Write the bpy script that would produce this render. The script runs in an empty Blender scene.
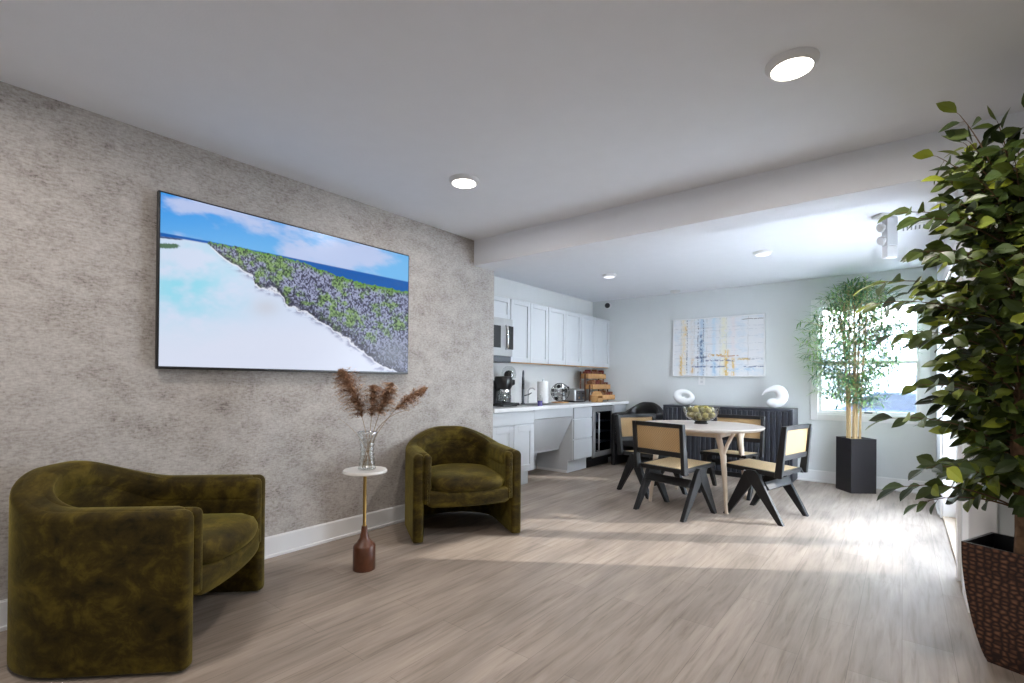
import bpy, bmesh, math, random
import numpy as np
from mathutils import Vector, Matrix, noise

scene = bpy.context.scene
COL = scene.collection
PI = math.pi
rnd = random.Random(7)

# ------------------------------------------------------------------ camera
F_PX, YAW, PITCH, ROLL, SY = 489.33, 0.6747, -0.005, 0.0089, 37.49
cam_data = bpy.data.cameras.new('camera')
cam = bpy.data.objects.new('camera', cam_data)
COL.objects.link(cam)
scene.camera = cam
cam_data.sensor_width = 36.0
cam_data.lens = F_PX / 1024 * 36.0
cam_data.shift_y = SY / 1024
cam_data.clip_start = 0.05
def cam_axes(y, p, r):
    cy, sy = math.cos(y), math.sin(y)
    A = Matrix(((cy, sy, 0), (0, 0, -1), (-sy, cy, 0)))
    cp, sp = math.cos(p), math.sin(p)
    B = Matrix(((1, 0, 0), (0, cp, -sp), (0, sp, cp)))
    cr, sr = math.cos(r), math.sin(r)
    C = Matrix(((cr, -sr, 0), (sr, cr, 0), (0, 0, 1)))
    return C @ B @ A
Rw = cam_axes(YAW, PITCH, ROLL)
rot = Matrix((Rw[0], -Rw[1], -Rw[2])).transposed()
cam.matrix_world = Matrix.Translation((0, 0, 1.2)) @ rot.to_4x4()

# ------------------------------------------------------------------ world, sun, exposure
world = bpy.data.worlds.new('world'); scene.world = world
world.use_nodes = True
wn = world.node_tree; wn.nodes.clear()
bg = wn.nodes.new('ShaderNodeBackground'); wo = wn.nodes.new('ShaderNodeOutputWorld')
tcw = wn.nodes.new('ShaderNodeTexCoord'); sep = wn.nodes.new('ShaderNodeSeparateXYZ')
rmp = wn.nodes.new('ShaderNodeValToRGB')
rmp.color_ramp.elements[0].position = 0.0; rmp.color_ramp.elements[0].color = (0.88, 0.94, 1.0, 1)
rmp.color_ramp.elements[1].position = 0.7; rmp.color_ramp.elements[1].color = (0.72, 0.84, 1.0, 1)
wn.links.new(tcw.outputs['Generated'], sep.inputs[0]); wn.links.new(sep.outputs['Z'], rmp.inputs[0])
wn.links.new(rmp.outputs[0], bg.inputs[0]); bg.inputs[1].default_value = 27.0
wn.links.new(bg.outputs[0], wo.inputs[0])

sun_d = bpy.data.lights.new('sun', 'SUN'); sun_d.energy = 10.0; sun_d.angle = 0.012; sun_d.color = (1.0, 0.95, 0.88)
sun = bpy.data.objects.new('sun', sun_d); COL.objects.link(sun)
EL = math.radians(27.5); sdir = Vector((-0.82 * math.cos(EL), -0.573 * math.cos(EL), -math.sin(EL)))
sun.rotation_euler = sdir.to_track_quat('-Z', 'Y').to_euler(); sun.location = (6, 11, 6)

def portal(name, loc, rot, sx, sy):     # sampling guide for the sky through an opening; gives no light of its own
    d = bpy.data.lights.new(name, 'AREA'); d.shape = 'RECTANGLE'; d.size = sx; d.size_y = sy
    d.cycles.is_portal = True
    o = bpy.data.objects.new(name, d); COL.objects.link(o); o.location = loc; o.rotation_euler = rot; return o
portal('fill_window_portal', (-1.2, -2.11, 1.5), (PI / 2, 0, 0), 2.6, 1.5)  # guides sky light through the added rear window
portal('patio_door_daylight', (0.47, 5.02, 1.04), (PI / 2, 0, PI / 2), 1.8, 2.1)
portal('window_daylight', (-0.337, 7.23, 1.5), (-PI / 2, 0, 0), 1.0, 1.35)

vs = scene.view_settings
vs.view_transform = 'Standard'; vs.look = 'None'; vs.exposure = 1.15; vs.gamma = 1.0; vs.use_curve_mapping = False
try:
    scene.cycles.use_denoising = True
    scene.cycles.max_bounces = 8; scene.cycles.transparent_max_bounces = 16
    scene.cycles.sample_clamp_indirect = 6.0
except Exception:
    pass

# ------------------------------------------------------------------ materials
def lin(c):
    return tuple((v / 255 / 12.92) if v / 255 <= 0.04045 else ((v / 255 + 0.055) / 1.055) ** 2.4 for v in c)
def mat(name, rgb, rough=0.5, metal=0.0, spec=0.5, var=0.0, vscale=8.0, bump=0.0, bscale=60.0, **kw):
    m = bpy.data.materials.new(name); m.use_nodes = True
    nt = m.node_tree; b = nt.nodes['Principled BSDF']
    c = lin(rgb)
    b.inputs['Base Color'].default_value = (*c, 1); b.inputs['Roughness'].default_value = rough
    b.inputs['Metallic'].default_value = metal; b.inputs['Specular IOR Level'].default_value = spec
    for k, v in kw.items():
        b.inputs[k].default_value = v
    tc = nt.nodes.new('ShaderNodeTexCoord')
    n = nt.nodes.new('ShaderNodeTexNoise'); n.inputs['Scale'].default_value = vscale; n.inputs['Detail'].default_value = 5
    nt.links.new(tc.outputs['Object'], n.inputs['Vector'])
    r = nt.nodes.new('ShaderNodeValToRGB')
    r.color_ramp.elements[0].position = 0.3; r.color_ramp.elements[1].position = 0.7
    v = max(var, 0.01)
    r.color_ramp.elements[0].color = (*[x * (1 - v) for x in c], 1); r.color_ramp.elements[1].color = (*[min(1, x * (1 + v)) for x in c], 1)
    nt.links.new(n.outputs[0], r.inputs[0]); nt.links.new(r.outputs[0], b.inputs['Base Color'])
    if bump:
        n2 = nt.nodes.new('ShaderNodeTexNoise'); n2.inputs['Scale'].default_value = bscale; n2.inputs['Detail'].default_value = 4
        bp = nt.nodes.new('ShaderNodeBump'); bp.inputs['Strength'].default_value = bump; bp.inputs['Distance'].default_value = 0.01
        nt.links.new(tc.outputs['Object'], n2.inputs['Vector']); nt.links.new(n2.outputs[0], bp.inputs['Height']); nt.links.new(bp.outputs[0], b.inputs['Normal'])
    return m
def nodes(m):
    return m.node_tree, m.node_tree.nodes['Principled BSDF']
def N(nt, t, **kw):
    n = nt.nodes.new(t)
    for k, v in kw.items():
        if hasattr(n, k) and k not in n.inputs: setattr(n, k, v)
        else: n.inputs[k].default_value = v
    return n
def ramp(nt, stops):
    r = nt.nodes.new('ShaderNodeValToRGB'); e = r.color_ramp.elements
    e[0].position, e[0].color = stops[0][0], (*stops[0][1], 1)
    e[1].position, e[1].color = stops[-1][0], (*stops[-1][1], 1)
    for p, c in stops[1:-1]:
        x = e.new(p); x.color = (*c, 1)
    return r

M = {}
M['ceil'] = mat('ceiling_paint', (234, 236, 241), 0.9, bump=0.05, bscale=90)
M['white_wall'] = mat('white_wall_paint', (213, 216, 216), 0.8, bump=0.04, bscale=120)
M['kwall'] = mat('kitchen_wall_paint', (228, 228, 226), 0.8)
M['trim'] = mat('white_trim_paint', (228, 228, 228), 0.45)
M['cab'] = mat('cabinet_paint', (200, 203, 206), 0.4)
M['counter'] = mat('quartz', (235, 235, 235), 0.2, var=0.03)
M['black'] = mat('black_lacquer', (20, 20, 22), 0.35)
M['blackwood'] = mat('black_stained_wood', (9, 9, 11), 0.5, var=0.25, vscale=20)
M['navy'] = mat('dark_slatted_wood', (44, 47, 55), 0.4, var=0.15, vscale=15)
M['plastic'] = mat('black_plastic', (22, 22, 24), 0.3)
M['steel'] = mat('brushed_steel', (176, 176, 176), 0.36, metal=0.75, var=0.05)
M['chrome'] = mat('chrome', (220, 220, 222), 0.12, metal=1.0)
M['gray_metal'] = mat('dark_gray_metal', (90, 92, 96), 0.35, metal=0.8)
M['brass'] = mat('brass', (176, 144, 84), 0.3, metal=0.9)
M['walnut'] = mat('walnut', (88, 50, 30), 0.35, var=0.35, vscale=14)
M['marble'] = mat('white_marble', (226, 222, 216), 0.2, var=0.05)
M['lightwood'] = mat('light_ash_wood', (203, 186, 166), 0.5, var=0.08, vscale=9)
M['tabletop'] = mat('whitewashed_tabletop', (190, 180, 172), 0.35, var=0.05, vscale=6)
M['birch'] = mat('honey_wood', (196, 150, 96), 0.5, var=0.12, vscale=12)
M['ceramic'] = mat('white_ceramic', (236, 236, 236), 0.18)
M['paper'] = mat('white_paper', (235, 235, 233), 0.9)
M['planter'] = mat('dark_brown_planter', (30, 26, 29), 0.45)
M['pvc'] = mat('white_plastic', (226, 226, 226), 0.4)
M['graypvc'] = mat('grey_plastic', (205, 205, 206), 0.4)
M['bark'] = mat('ficus_bark', (112, 84, 60), 0.85, var=0.4, vscale=30, bump=0.6, bscale=40)
M['twig'] = mat('twig_brown', (98, 74, 52), 0.8, var=0.2)
M['cane_stem'] = mat('bamboo_cane', (196, 168, 122), 0.5, var=0.12, vscale=20)
M['soil'] = mat('moss_fill', (120, 112, 96), 0.95, var=0.4, vscale=60, bump=0.8)
M['soil_dark'] = mat('potting_soil', (30, 24, 22), 0.95, var=0.4, vscale=60, bump=0.8)
M['leather'] = mat('black_leather', (22, 22, 24), 0.3, bump=0.1)
M['purple'] = mat('purple_soap', (96, 84, 170), 0.2)
M['red'] = mat('red_bead', (190, 24, 34), 0.3)
M['wire'] = mat('white_wire', (225, 225, 225), 0.5)
M['stem'] = mat('dry_stem', (158, 132, 100), 0.8)
M['asphalt'] = mat('pale_concrete', (228, 229, 231), 0.9, var=0.03, vscale=1)
M['carblue'] = mat('blue_grey_car_paint', (40, 56, 90), 0.3)
M['carglass'] = mat('dark_car_glass', (40, 48, 60), 0.1)
M['tyre'] = mat('tyre_rubber', (30, 30, 32), 0.8)
M['siding'] = mat('pale_siding', (214, 219, 226), 0.8)
M['redfoil'] = mat('dark_red_wrapper', (110, 40, 30), 0.4, var=0.4, vscale=40)
M['brownfoil'] = mat('brown_wrapper', (120, 76, 40), 0.4, var=0.4, vscale=40)

# accent wallpaper: woven grasscloth look
m = mat('grasscloth_wallpaper', (150, 144, 138), 0.85); nt, b = nodes(m); M['paperwall'] = m
tc = N(nt, 'ShaderNodeTexCoord')
def stretched(sx, sy, sz, scale, det=4.0):
    mp = N(nt, 'ShaderNodeMapping'); mp.inputs['Scale'].default_value = (sx, sy, sz)
    nt.links.new(tc.outputs['Object'], mp.inputs[0])
    n = N(nt, 'ShaderNodeTexNoise'); n.inputs['Scale'].default_value = scale; n.inputs['Detail'].default_value = det
    n.inputs['Roughness'].default_value = 0.65
    nt.links.new(mp.outputs[0], n.inputs['Vector']); return n
n1 = stretched(1, 0.9, 2.4, 42); n2 = stretched(1, 2.0, 1, 60); n3 = stretched(1, 1, 1.6, 5); n4 = stretched(1, 1, 1, 1.4)
def mth(op, a, b_, nt=nt):
    x = N(nt, 'ShaderNodeMath'); x.operation = op
    for i, v in enumerate((a, b_)):
        if isinstance(v, (int, float)): x.inputs[i].default_value = v
        else: nt.links.new(v, x.inputs[i])
    return x.outputs[0]
s = mth('ADD', mth('MULTIPLY', n1.outputs[0], 0.4), mth('MULTIPLY', n2.outputs[0], 0.2))
s = mth('ADD', s, mth('ADD', mth('MULTIPLY', n3.outputs[0], 0.3), mth('MULTIPLY', n4.outputs[0], 0.1)))
rp = ramp(nt, [(0.37, lin((112, 104, 98))), (0.43, lin((152, 145, 139))), (0.51, lin((173, 167, 161))), (0.62, lin((192, 187, 181)))])
nt.links.new(s, rp.inputs[0]); nt.links.new(rp.outputs[0], b.inputs['Base Color'])
bp = N(nt, 'ShaderNodeBump'); bp.inputs['Strength'].default_value = 0.25; bp.inputs['Distance'].default_value = 0.004
nt.links.new(s, bp.inputs['Height']); nt.links.new(bp.outputs[0], b.inputs['Normal'])

# floor planks running toward the back wall
m = mat('oak_plank_floor', (160, 140, 122), 0.48, spec=0.6); nt, b = nodes(m); M['floor'] = m
tc = N(nt, 'ShaderNodeTexCoord'); mp = N(nt, 'ShaderNodeMapping'); mp.inputs['Rotation'].default_value = (0, 0, PI / 2)
nt.links.new(tc.outputs['Object'], mp.inputs[0])
br = N(nt, 'ShaderNodeTexBrick'); br.inputs['Scale'].default_value = 1.0; br.inputs['Mortar Size'].default_value = 0.0012
br.inputs['Brick Width'].default_value = 1.25; br.inputs['Row Height'].default_value = 0.18; br.inputs['Bias'].default_value = 0.0
br.inputs['Color1'].default_value = (*lin((160, 147, 135)), 1); br.inputs['Color2'].default_value = (*lin((146, 133, 121)), 1)
br.inputs['Mortar'].default_value = (*lin((122, 110, 100)), 1); br.offset = 0.37
nt.links.new(mp.outputs[0], br.inputs[0])
mp2 = N(nt, 'ShaderNodeMapping'); mp2.inputs['Scale'].default_value = (14, 0.9, 1); nt.links.new(tc.outputs['Object'], mp2.inputs[0])
ng = N(nt, 'ShaderNodeTexNoise'); ng.inputs['Scale'].default_value = 2.6; ng.inputs['Detail'].default_value = 7; ng.inputs['Roughness'].default_value = 0.62; ng.inputs['Distortion'].default_value = 0.6
nt.links.new(mp2.outputs[0], ng.inputs['Vector'])
rg = ramp(nt, [(0.28, (0.58, 0.56, 0.53)), (0.46, (0.90, 0.89, 0.88)), (0.62, (1.06, 1.06, 1.06))])
nt.links.new(ng.outputs[0], rg.inputs[0])
mp3 = N(nt, 'ShaderNodeMapping'); mp3.inputs['Scale'].default_value = (4, 0.8, 1); nt.links.new(tc.outputs['Object'], mp3.inputs[0])
nb = N(nt, 'ShaderNodeTexNoise'); nb.inputs['Scale'].default_value = 1.6; nb.inputs['Detail'].default_value = 3; nt.links.new(mp3.outputs[0], nb.inputs['Vector'])
rb = ramp(nt, [(0.35, (0.80, 0.79, 0.78)), (0.6, (1.08, 1.07, 1.06))]); nt.links.new(nb.outputs[0], rb.inputs[0])
mx = N(nt, 'ShaderNodeMix', data_type='RGBA', blend_type='MULTIPLY'); mx.inputs[0].default_value = 1.0
nt.links.new(br.outputs[0], mx.inputs[6]); nt.links.new(rg.outputs[0], mx.inputs[7])
mx2 = N(nt, 'ShaderNodeMix', data_type='RGBA', blend_type='MULTIPLY'); mx2.inputs[0].default_value = 1.0
nt.links.new(mx.outputs[2], mx2.inputs[6]); nt.links.new(rb.outputs[0], mx2.inputs[7]); nt.links.new(mx2.outputs[2], b.inputs['Base Color'])
bp = N(nt, 'ShaderNodeBump'); bp.inputs['Strength'].default_value = 0.12; bp.inputs['Distance'].default_value = 0.003
nt.links.new(ng.outputs[0], bp.inputs['Height']); nt.links.new(bp.outputs[0], b.inputs['Normal'])

# crushed velvet
m = mat('olive_velvet', (84, 78, 24), 0.7); nt, b = nodes(m); M['velvet'] = m
tc = N(nt, 'ShaderNodeTexCoord'); mp = N(nt, 'ShaderNodeMapping'); mp.inputs['Scale'].default_value = (1, 1.3, 1.6); nt.links.new(tc.outputs['Object'], mp.inputs[0])
nv = N(nt, 'ShaderNodeTexNoise'); nv.inputs['Scale'].default_value = 6; nv.inputs['Detail'].default_value = 8; nv.inputs['Roughness'].default_value = 0.68; nv.inputs['Distortion'].default_value = 0.35
nt.links.new(mp.outputs[0], nv.inputs['Vector'])
rv = ramp(nt, [(0.34, lin((30, 23, 6))), (0.5, lin((58, 47, 12))), (0.66, lin((92, 78, 24)))])
nt.links.new(nv.outputs[0], rv.inputs[0]); nt.links.new(rv.outputs[0], b.inputs['Base Color'])
b.inputs['Sheen Weight'].default_value = 0.55; b.inputs['Sheen Roughness'].default_value = 0.35; b.inputs['Sheen Tint'].default_value = (*lin((190, 175, 90)), 1)
b.inputs['Specular IOR Level'].default_value = 0.15
bp = N(nt, 'ShaderNodeBump'); bp.inputs['Strength'].default_value = 0.35; bp.inputs['Distance'].default_value = 0.01
nt.links.new(nv.outputs[0], bp.inputs['Height']); nt.links.new(bp.outputs[0], b.inputs['Normal'])

# cane webbing, partly see-through
def cane_mat(name, rgb, alpha):
    m = mat(name, rgb, 0.6); nt, b = nodes(m)
    tc = N(nt, 'ShaderNodeTexCoord'); w = N(nt, 'ShaderNodeTexChecker'); w.inputs['Scale'].default_value = 90
    w.inputs['Color1'].default_value = (*lin(rgb), 1); w.inputs['Color2'].default_value = (*lin([c * 0.86 for c in rgb]), 1)
    nt.links.new(tc.outputs['Object'], w.inputs['Vector']); nt.links.new(w.outputs[0], b.inputs['Base Color'])
    tr = N(nt, 'ShaderNodeBsdfTransparent'); ms = N(nt, 'ShaderNodeMixShader'); ms.inputs[0].default_value = alpha
    out = nt.nodes['Material Output']
    nt.links.new(tr.outputs[0], ms.inputs[1]); nt.links.new(b.outputs[0], ms.inputs[2]); nt.links.new(ms.outputs[0], out.inputs[0])
    return m
M['cane'] = cane_mat('woven_cane', (205, 170, 120), 0.55)
M['cane_seat'] = cane_mat('woven_cane_seat', (208, 182, 140), 0.92)

def glass_mat(name, tint=(1, 1, 1), refl=0.12, rough=0.02):
    m = bpy.data.materials.new(name); m.use_nodes = True; nt = m.node_tree; nt.nodes.clear()
    t = N(nt, 'ShaderNodeBsdfTransparent'); t.inputs[0].default_value = (*tint, 1)
    g = N(nt, 'ShaderNodeBsdfGlossy'); g.inputs['Roughness'].default_value = rough
    lw = N(nt, 'ShaderNodeLayerWeight'); lw.inputs[0].default_value = 0.5
    mr = mth('ADD', mth('MULTIPLY', mth('POWER', lw.outputs['Facing'], 5.0, nt), 0.6, nt), 0.03 + refl * 0.1, nt)
    ms = N(nt, 'ShaderNodeMixShader'); o = N(nt, 'ShaderNodeOutputMaterial')
    nt.links.new(mr, ms.inputs[0]); nt.links.new(t.outputs[0], ms.inputs[1]); nt.links.new(g.outputs[0], ms.inputs[2]); nt.links.new(ms.outputs[0], o.inputs[0])
    return m
M['glass'] = glass_mat('window_glass', (0.5, 0.51, 0.52), 0.0)
M['door_glass'] = glass_mat('sun_softening_door_glass', (0.56, 0.57, 0.58), 0.0)  # tint and diffusion added to weaken and spread the sun
_nt = M['door_glass'].node_tree
_tl = N(_nt, 'ShaderNodeBsdfTranslucent'); _tl.inputs[0].default_value = (0.92, 0.94, 0.96, 1)
_old = [l for l in _nt.links if l.to_node.type == 'OUTPUT_MATERIAL'][0]; _src = _old.from_socket; _dst = _old.to_socket
_mx = N(_nt, 'ShaderNodeMixShader'); _mx.inputs[0].default_value = 0.12
_nt.links.new(_src, _mx.inputs[1]); _nt.links.new(_tl.outputs[0], _mx.inputs[2]); _nt.links.new(_mx.outputs[0], _dst)
M['rear_glass'] = glass_mat('fill_window_glass', (0.15, 0.15, 0.15), 0.0)  # tint sets how much fill the added rear window lets in
M['vessel'] = glass_mat('clear_glass_vessel', (0.95, 0.96, 0.96), 0.6, 0.05)
M['smoke'] = glass_mat('smoked_bowl_glass', (0.93, 0.92, 0.9), 0.6, 0.04)
M['fridgeglass'] = glass_mat('tinted_fridge_glass', (0.45, 0.5, 0.58), 0.2, 0.04)

def attr_mat(name, rough=0.5, emit=0.0, spec=0.4, trans=0.0):
    m = bpy.data.materials.new(name); m.use_nodes = True; nt, b = nodes(m)
    a = N(nt, 'ShaderNodeVertexColor'); a.layer_name = 'col'
    nt.links.new(a.outputs[0], b.inputs['Base Color']); b.inputs['Roughness'].default_value = rough; b.inputs['Specular IOR Level'].default_value = spec
    if emit:
        b.inputs['Base Color'].default_value = (0.01, 0.01, 0.01, 1)
        for l in list(b.inputs['Base Color'].links): nt.links.remove(l)
        nt.links.new(a.outputs[0], b.inputs['Emission Color']); b.inputs['Emission Strength'].default_value = emit
    if trans:
        tl = N(nt, 'ShaderNodeBsdfTranslucent'); nt.links.new(a.outputs[0], tl.inputs[0])
        ms = N(nt, 'ShaderNodeMixShader'); ms.inputs[0].default_value = trans; out = nt.nodes['Material Output']
        nt.links.new(b.outputs[0], ms.inputs[1]); nt.links.new(tl.outputs[0], ms.inputs[2]); nt.links.new(ms.outputs[0], out.inputs[0])
    return m
M['screen'] = attr_mat('screen_picture', 0.25, 0.42, 0.15)
M['painting'] = attr_mat('painted_canvas', 0.8)
M['leaf'] = attr_mat('leaf', 0.38, 0, 0.45, 0.18)
M['bleaf'] = attr_mat('bamboo_leaf', 0.5, 0, 0.3, 0.25)
M['plume'] = attr_mat('pampas_plume', 0.9, 0, 0.1, 0.3)
def emis(name, rgb, s):
    m = bpy.data.materials.new(name); m.use_nodes = True; nt, b = nodes(m)
    b.inputs['Emission Color'].default_value = (*lin(rgb), 1); b.inputs['Emission Strength'].default_value = s; return m
M['lamp'] = emis('lit_diffuser', (255, 244, 228), 6.0)
M['lampoff'] = emis('off_lamp_glow', (240, 245, 255), 0.55)  # glow added to the dining fixtures, which are off

# crocodile-embossed pot
m = mat('crocodile_pot', (74, 46, 34), 0.4, metal=0.25); nt, b = nodes(m); M['croc'] = m
tc = N(nt, 'ShaderNodeTexCoord'); mp = N(nt, 'ShaderNodeMapping'); mp.inputs['Scale'].default_value = (1, 1, 1.35); nt.links.new(tc.outputs['Object'], mp.inputs[0])
vo = N(nt, 'ShaderNodeTexVoronoi', feature='DISTANCE_TO_EDGE'); vo.inputs['Scale'].default_value = 38; vo.inputs['Randomness'].default_value = 0.55; nt.links.new(mp.outputs[0], vo.inputs['Vector'])
rc = ramp(nt, [(0.04, lin((36, 22, 17))), (0.2, lin((74, 46, 34))), (0.42, lin((124, 86, 64)))])
nt.links.new(vo.outputs[0], rc.inputs[0]); nt.links.new(rc.outputs[0], b.inputs['Base Color'])
bp = N(nt, 'ShaderNodeBump'); bp.inputs['Strength'].default_value = 0.6; bp.inputs['Distance'].default_value = 0.006
nt.links.new(vo.outputs[0], bp.inputs['Height']); nt.links.new(bp.outputs[0], b.inputs['Normal'])

# ------------------------------------------------------------------ mesh helpers
def box(bm, x0, x1, y0, y1, z0, z1, bev=0.0, seg=2, mtx=None):
    g = bmesh.new(); bmesh.ops.create_cube(g, size=1.0)
    bmesh.ops.scale(g, vec=(x1 - x0, y1 - y0, z1 - z0), verts=g.verts)
    bmesh.ops.translate(g, vec=((x0 + x1) / 2, (y0 + y1) / 2, (z0 + z1) / 2), verts=g.verts)
    if bev: bmesh.ops.bevel(g, geom=list(g.edges), offset=bev, segments=seg, affect='EDGES', profile=0.5)
    join(bm, g, mtx)
def join(bm, g, mtx=None):
    if mtx is not None: bmesh.ops.transform(g, matrix=mtx, verts=g.verts)
    me = bpy.data.meshes.new('tmp'); g.to_mesh(me); g.free(); bm.from_mesh(me); bpy.data.meshes.remove(me)
def lathe(bm, prof, seg=32, cx=0, cy=0, cz=0, sx=1, sy=1, mtx=None, a0=0.0):
    g = bmesh.new(); rings = []
    for r, z in prof:
        if r < 1e-6: rings.append([g.verts.new((cx, cy, cz + z))])
        else: rings.append([g.verts.new((cx + sx * r * math.cos(a0 + 2 * PI * k / seg), cy + sy * r * math.sin(a0 + 2 * PI * k / seg), cz + z)) for k in range(seg)])
    for A, B in zip(rings, rings[1:]):
        for k in range(seg):
            k2 = (k + 1) % seg
            if len(A) == 1 and len(B) == 1: continue
            if len(A) == 1: g.faces.new((A[0], B[k2], B[k]))
            elif len(B) == 1: g.faces.new((A[k], A[k2], B[0]))
            else: g.faces.new((A[k], A[k2], B[k2], B[k]))
    bmesh.ops.recalc_face_normals(g, faces=g.faces)
    join(bm, g, mtx)
def tube(bm, pts, rad, seg=8, cap=True):
    pts = [Vector(p) for p in pts]
    rads = rad if isinstance(rad, (list, tuple)) else [rad] * len(pts)
    g = bmesh.new(); rings = []; up = Vector((0, 0, 1)); prev = None
    for i, p in enumerate(pts):
        t = (pts[min(i + 1, len(pts) - 1)] - pts[max(i - 1, 0)]).normalized()
        if prev is None:
            a = t.cross(up if abs(t.z) < 0.9 else Vector((1, 0, 0))).normalized()
        else:
            a = (prev - t * prev.dot(t)).normalized()
        prev = a; b_ = t.cross(a)
        rings.append([g.verts.new(p + rads[i] * (math.cos(2 * PI * k / seg) * a + math.sin(2 * PI * k / seg) * b_)) for k in range(seg)])
    for A, B in zip(rings, rings[1:]):
        for k in range(seg): g.faces.new((A[k], A[(k + 1) % seg], B[(k + 1) % seg], B[k]))
    if cap: g.faces.new(rings[0][::-1]); g.faces.new(rings[-1])
    bmesh.ops.recalc_face_normals(g, faces=g.faces)
    join(bm, g)
def prism(bm, poly, axis, a, b_, bev=0.0, mtx=None, seg=2):
    """poly 2D outline extruded along axis ('x': poly=(y,z); 'y': (x,z); 'z': (x,y))"""
    g = bmesh.new()
    def P(u, v, w): return {'x': (w, u, v), 'y': (u, w, v), 'z': (u, v, w)}[axis]
    A = [g.verts.new(P(u, v, a)) for u, v in poly]; B = [g.verts.new(P(u, v, b_)) for u, v in poly]
    g.faces.new(A); g.faces.new(B[::-1])
    n = len(poly)
    for k in range(n): g.faces.new((A[k], B[k], B[(k + 1) % n], A[(k + 1) % n]))
    bmesh.ops.recalc_face_normals(g, faces=g.faces)
    if bev: bmesh.ops.bevel(g, geom=list(g.edges), offset=bev, segments=seg, affect='EDGES', profile=0.5)
    join(bm, g, mtx)
def obj(name, bm, m, parent=None, smooth=False, angle=None, loc=None):
    me = bpy.data.meshes.new(name); bm.to_mesh(me); bm.free()
    for mm in (m if isinstance(m, (list, tuple)) else [m]): me.materials.append(mm)
    if smooth:
        for p in me.polygons: p.use_smooth = True
        if angle is not None:
            try: me.set_sharp_from_angle(angle=math.radians(angle))
            except Exception: pass
    o = bpy.data.objects.new(name, me); COL.objects.link(o)
    if parent: o.parent = parent
    if loc: o.location = loc
    return o
def B_(*a, **k):
    bm = bmesh.new(); box(bm, *a, **k); return bm
def new(): return bmesh.new()
def thing(name, label, cat, loc=(0, 0, 0), rz=0.0, group=None):
    o = bpy.data.objects.new(name, None); COL.objects.link(o); o.empty_display_size = 0.1
    o.location = loc; o.rotation_euler = (0, 0, rz); o['label'] = label; o['category'] = cat
    if group: o['group'] = group
    return o
def tag(o, label, cat, group=None):
    o['label'] = label; o['category'] = cat
    if group: o['group'] = group
    return o
def struct(name, bm, m, parent=None, **k):
    o = obj(name, bm, m, parent, **k)
    if parent is None: o['kind'] = 'structure'
    return o
def dup(root, loc, rz, label, group=None):
    r = root.copy(); COL.objects.link(r); r.location = loc; r.rotation_euler = (0, 0, rz); r['label'] = label
    if group: r['group'] = group
    for ch in list(root.children):
        c = ch.copy(); COL.objects.link(c); c.parent = r
        for g in ch.children:
            d = g.copy(); COL.objects.link(d); d.parent = c
    return r
def colored_mesh(name, verts, faces, vcol, m, parent=None, smooth=False, facecols=None):
    me = bpy.data.meshes.new(name); me.from_pydata(verts, [], faces); me.update()
    a = me.color_attributes.new('col', 'FLOAT_COLOR', 'POINT')
    arr = np.ones((len(verts), 4), dtype=np.float32); arr[:, :3] = vcol
    a.data.foreach_set('color', arr.ravel())
    me.materials.append(m)
    if smooth: me.polygons.foreach_set('use_smooth', [True] * len(me.polygons))
    o = bpy.data.objects.new(name, me); COL.objects.link(o)
    if parent: o.parent = parent
    return o

# ------------------------------------------------------------------ room shell
W, WK, D, XR = 3.339, 3.971, 7.061, 0.281
ZC, ZD, YB0, YB1, ZB = 2.598, 2.508, 3.552, 3.862, 2.348
XE, YN = 1.9, -2.0        # right wall of the sitting area, wall behind the camera
OUT = 0.17                # depth of the patio door reveal

struct('floor', B_(-4.2, XR + OUT + 0.0, YN - 0.1, D + 0.1, -0.1, 0), M['floor'])
struct('floor', B_(XR + OUT, XE + 0.1, YN - 0.1, YB0 + 0.1, -0.1, 0), M['floor'])
struct('ceiling', B_(-W - 0.1, XE + 0.1, YN - 0.1, YB0 + 0.02, ZC, ZC + 0.1), M['ceil'])
struct('ceiling', B_(-WK - 0.1, XR + OUT + 0.05, YB1 - 0.02, D + 0.15, ZD, ZD + 0.1), M['ceil'])
bm = B_(-W - 0.0, XE, YB0, YB1, ZB, ZC + 0.1); struct('trim_1', bm, M['ceil'])
struct('wall_left', B_(-W - 0.14, -W, YN, YB1, 0, ZC), M['paperwall'])
bm = new(); box(bm, -WK - 0.1, -WK, YB1 - 0.1, D + 0.1, 0, ZD); box(bm, -WK, -W - 0.14, YB1 - 0.12, YB1, 0, ZD); struct('wall_kitchen', bm, M['kwall'])
# back wall with window opening
wx0, wx1, wz0, wz1 = -0.823, 0.15, 0.835, 2.16
bm = new()
box(bm, -WK, wx0, D, D + 0.15, 0, ZD); box(bm, wx1, XR + OUT + 0.05, D, D + 0.15, 0, ZD)
box(bm, wx0, wx1, D, D + 0.15, 0, wz0); box(bm, wx0, wx1, D, D + 0.15, wz1, ZD)
struct('wall_back', bm, M['white_wall'])
# right wall of the dining area with patio door opening
dy0, dy1, dz1 = 4.15, 5.90, 2.06
bm = new()
box(bm, XR, XR + OUT, dy1, D, 0, ZD); box(bm, XR, XR + OUT, YB1, dy0, 0, ZD); box(bm, XR, XR + OUT, dy0, dy1, dz1, ZD)
struct('wall_right', bm, M['white_wall'])
struct('wall_return', B_(XR, XE, YB0, YB1, 0, ZB), M['paperwall2'] if 'paperwall2' in M else M['white_wall'])
struct('wall_east', B_(XE, XE + 0.1, YN, YB0, 0, ZC), M['white_wall'])
bm = new()
rx0, rx1, rz0, rz1 = -2.5, 0.1, 0.75, 2.25
box(bm, -W, rx0, YN - 0.1, YN, 0, ZC); box(bm, rx1, XE, YN - 0.1, YN, 0, ZC)
box(bm, rx0, rx1, YN - 0.1, YN, 0, rz0); box(bm, rx0, rx1, YN - 0.1, YN, rz1, ZC)
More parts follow.
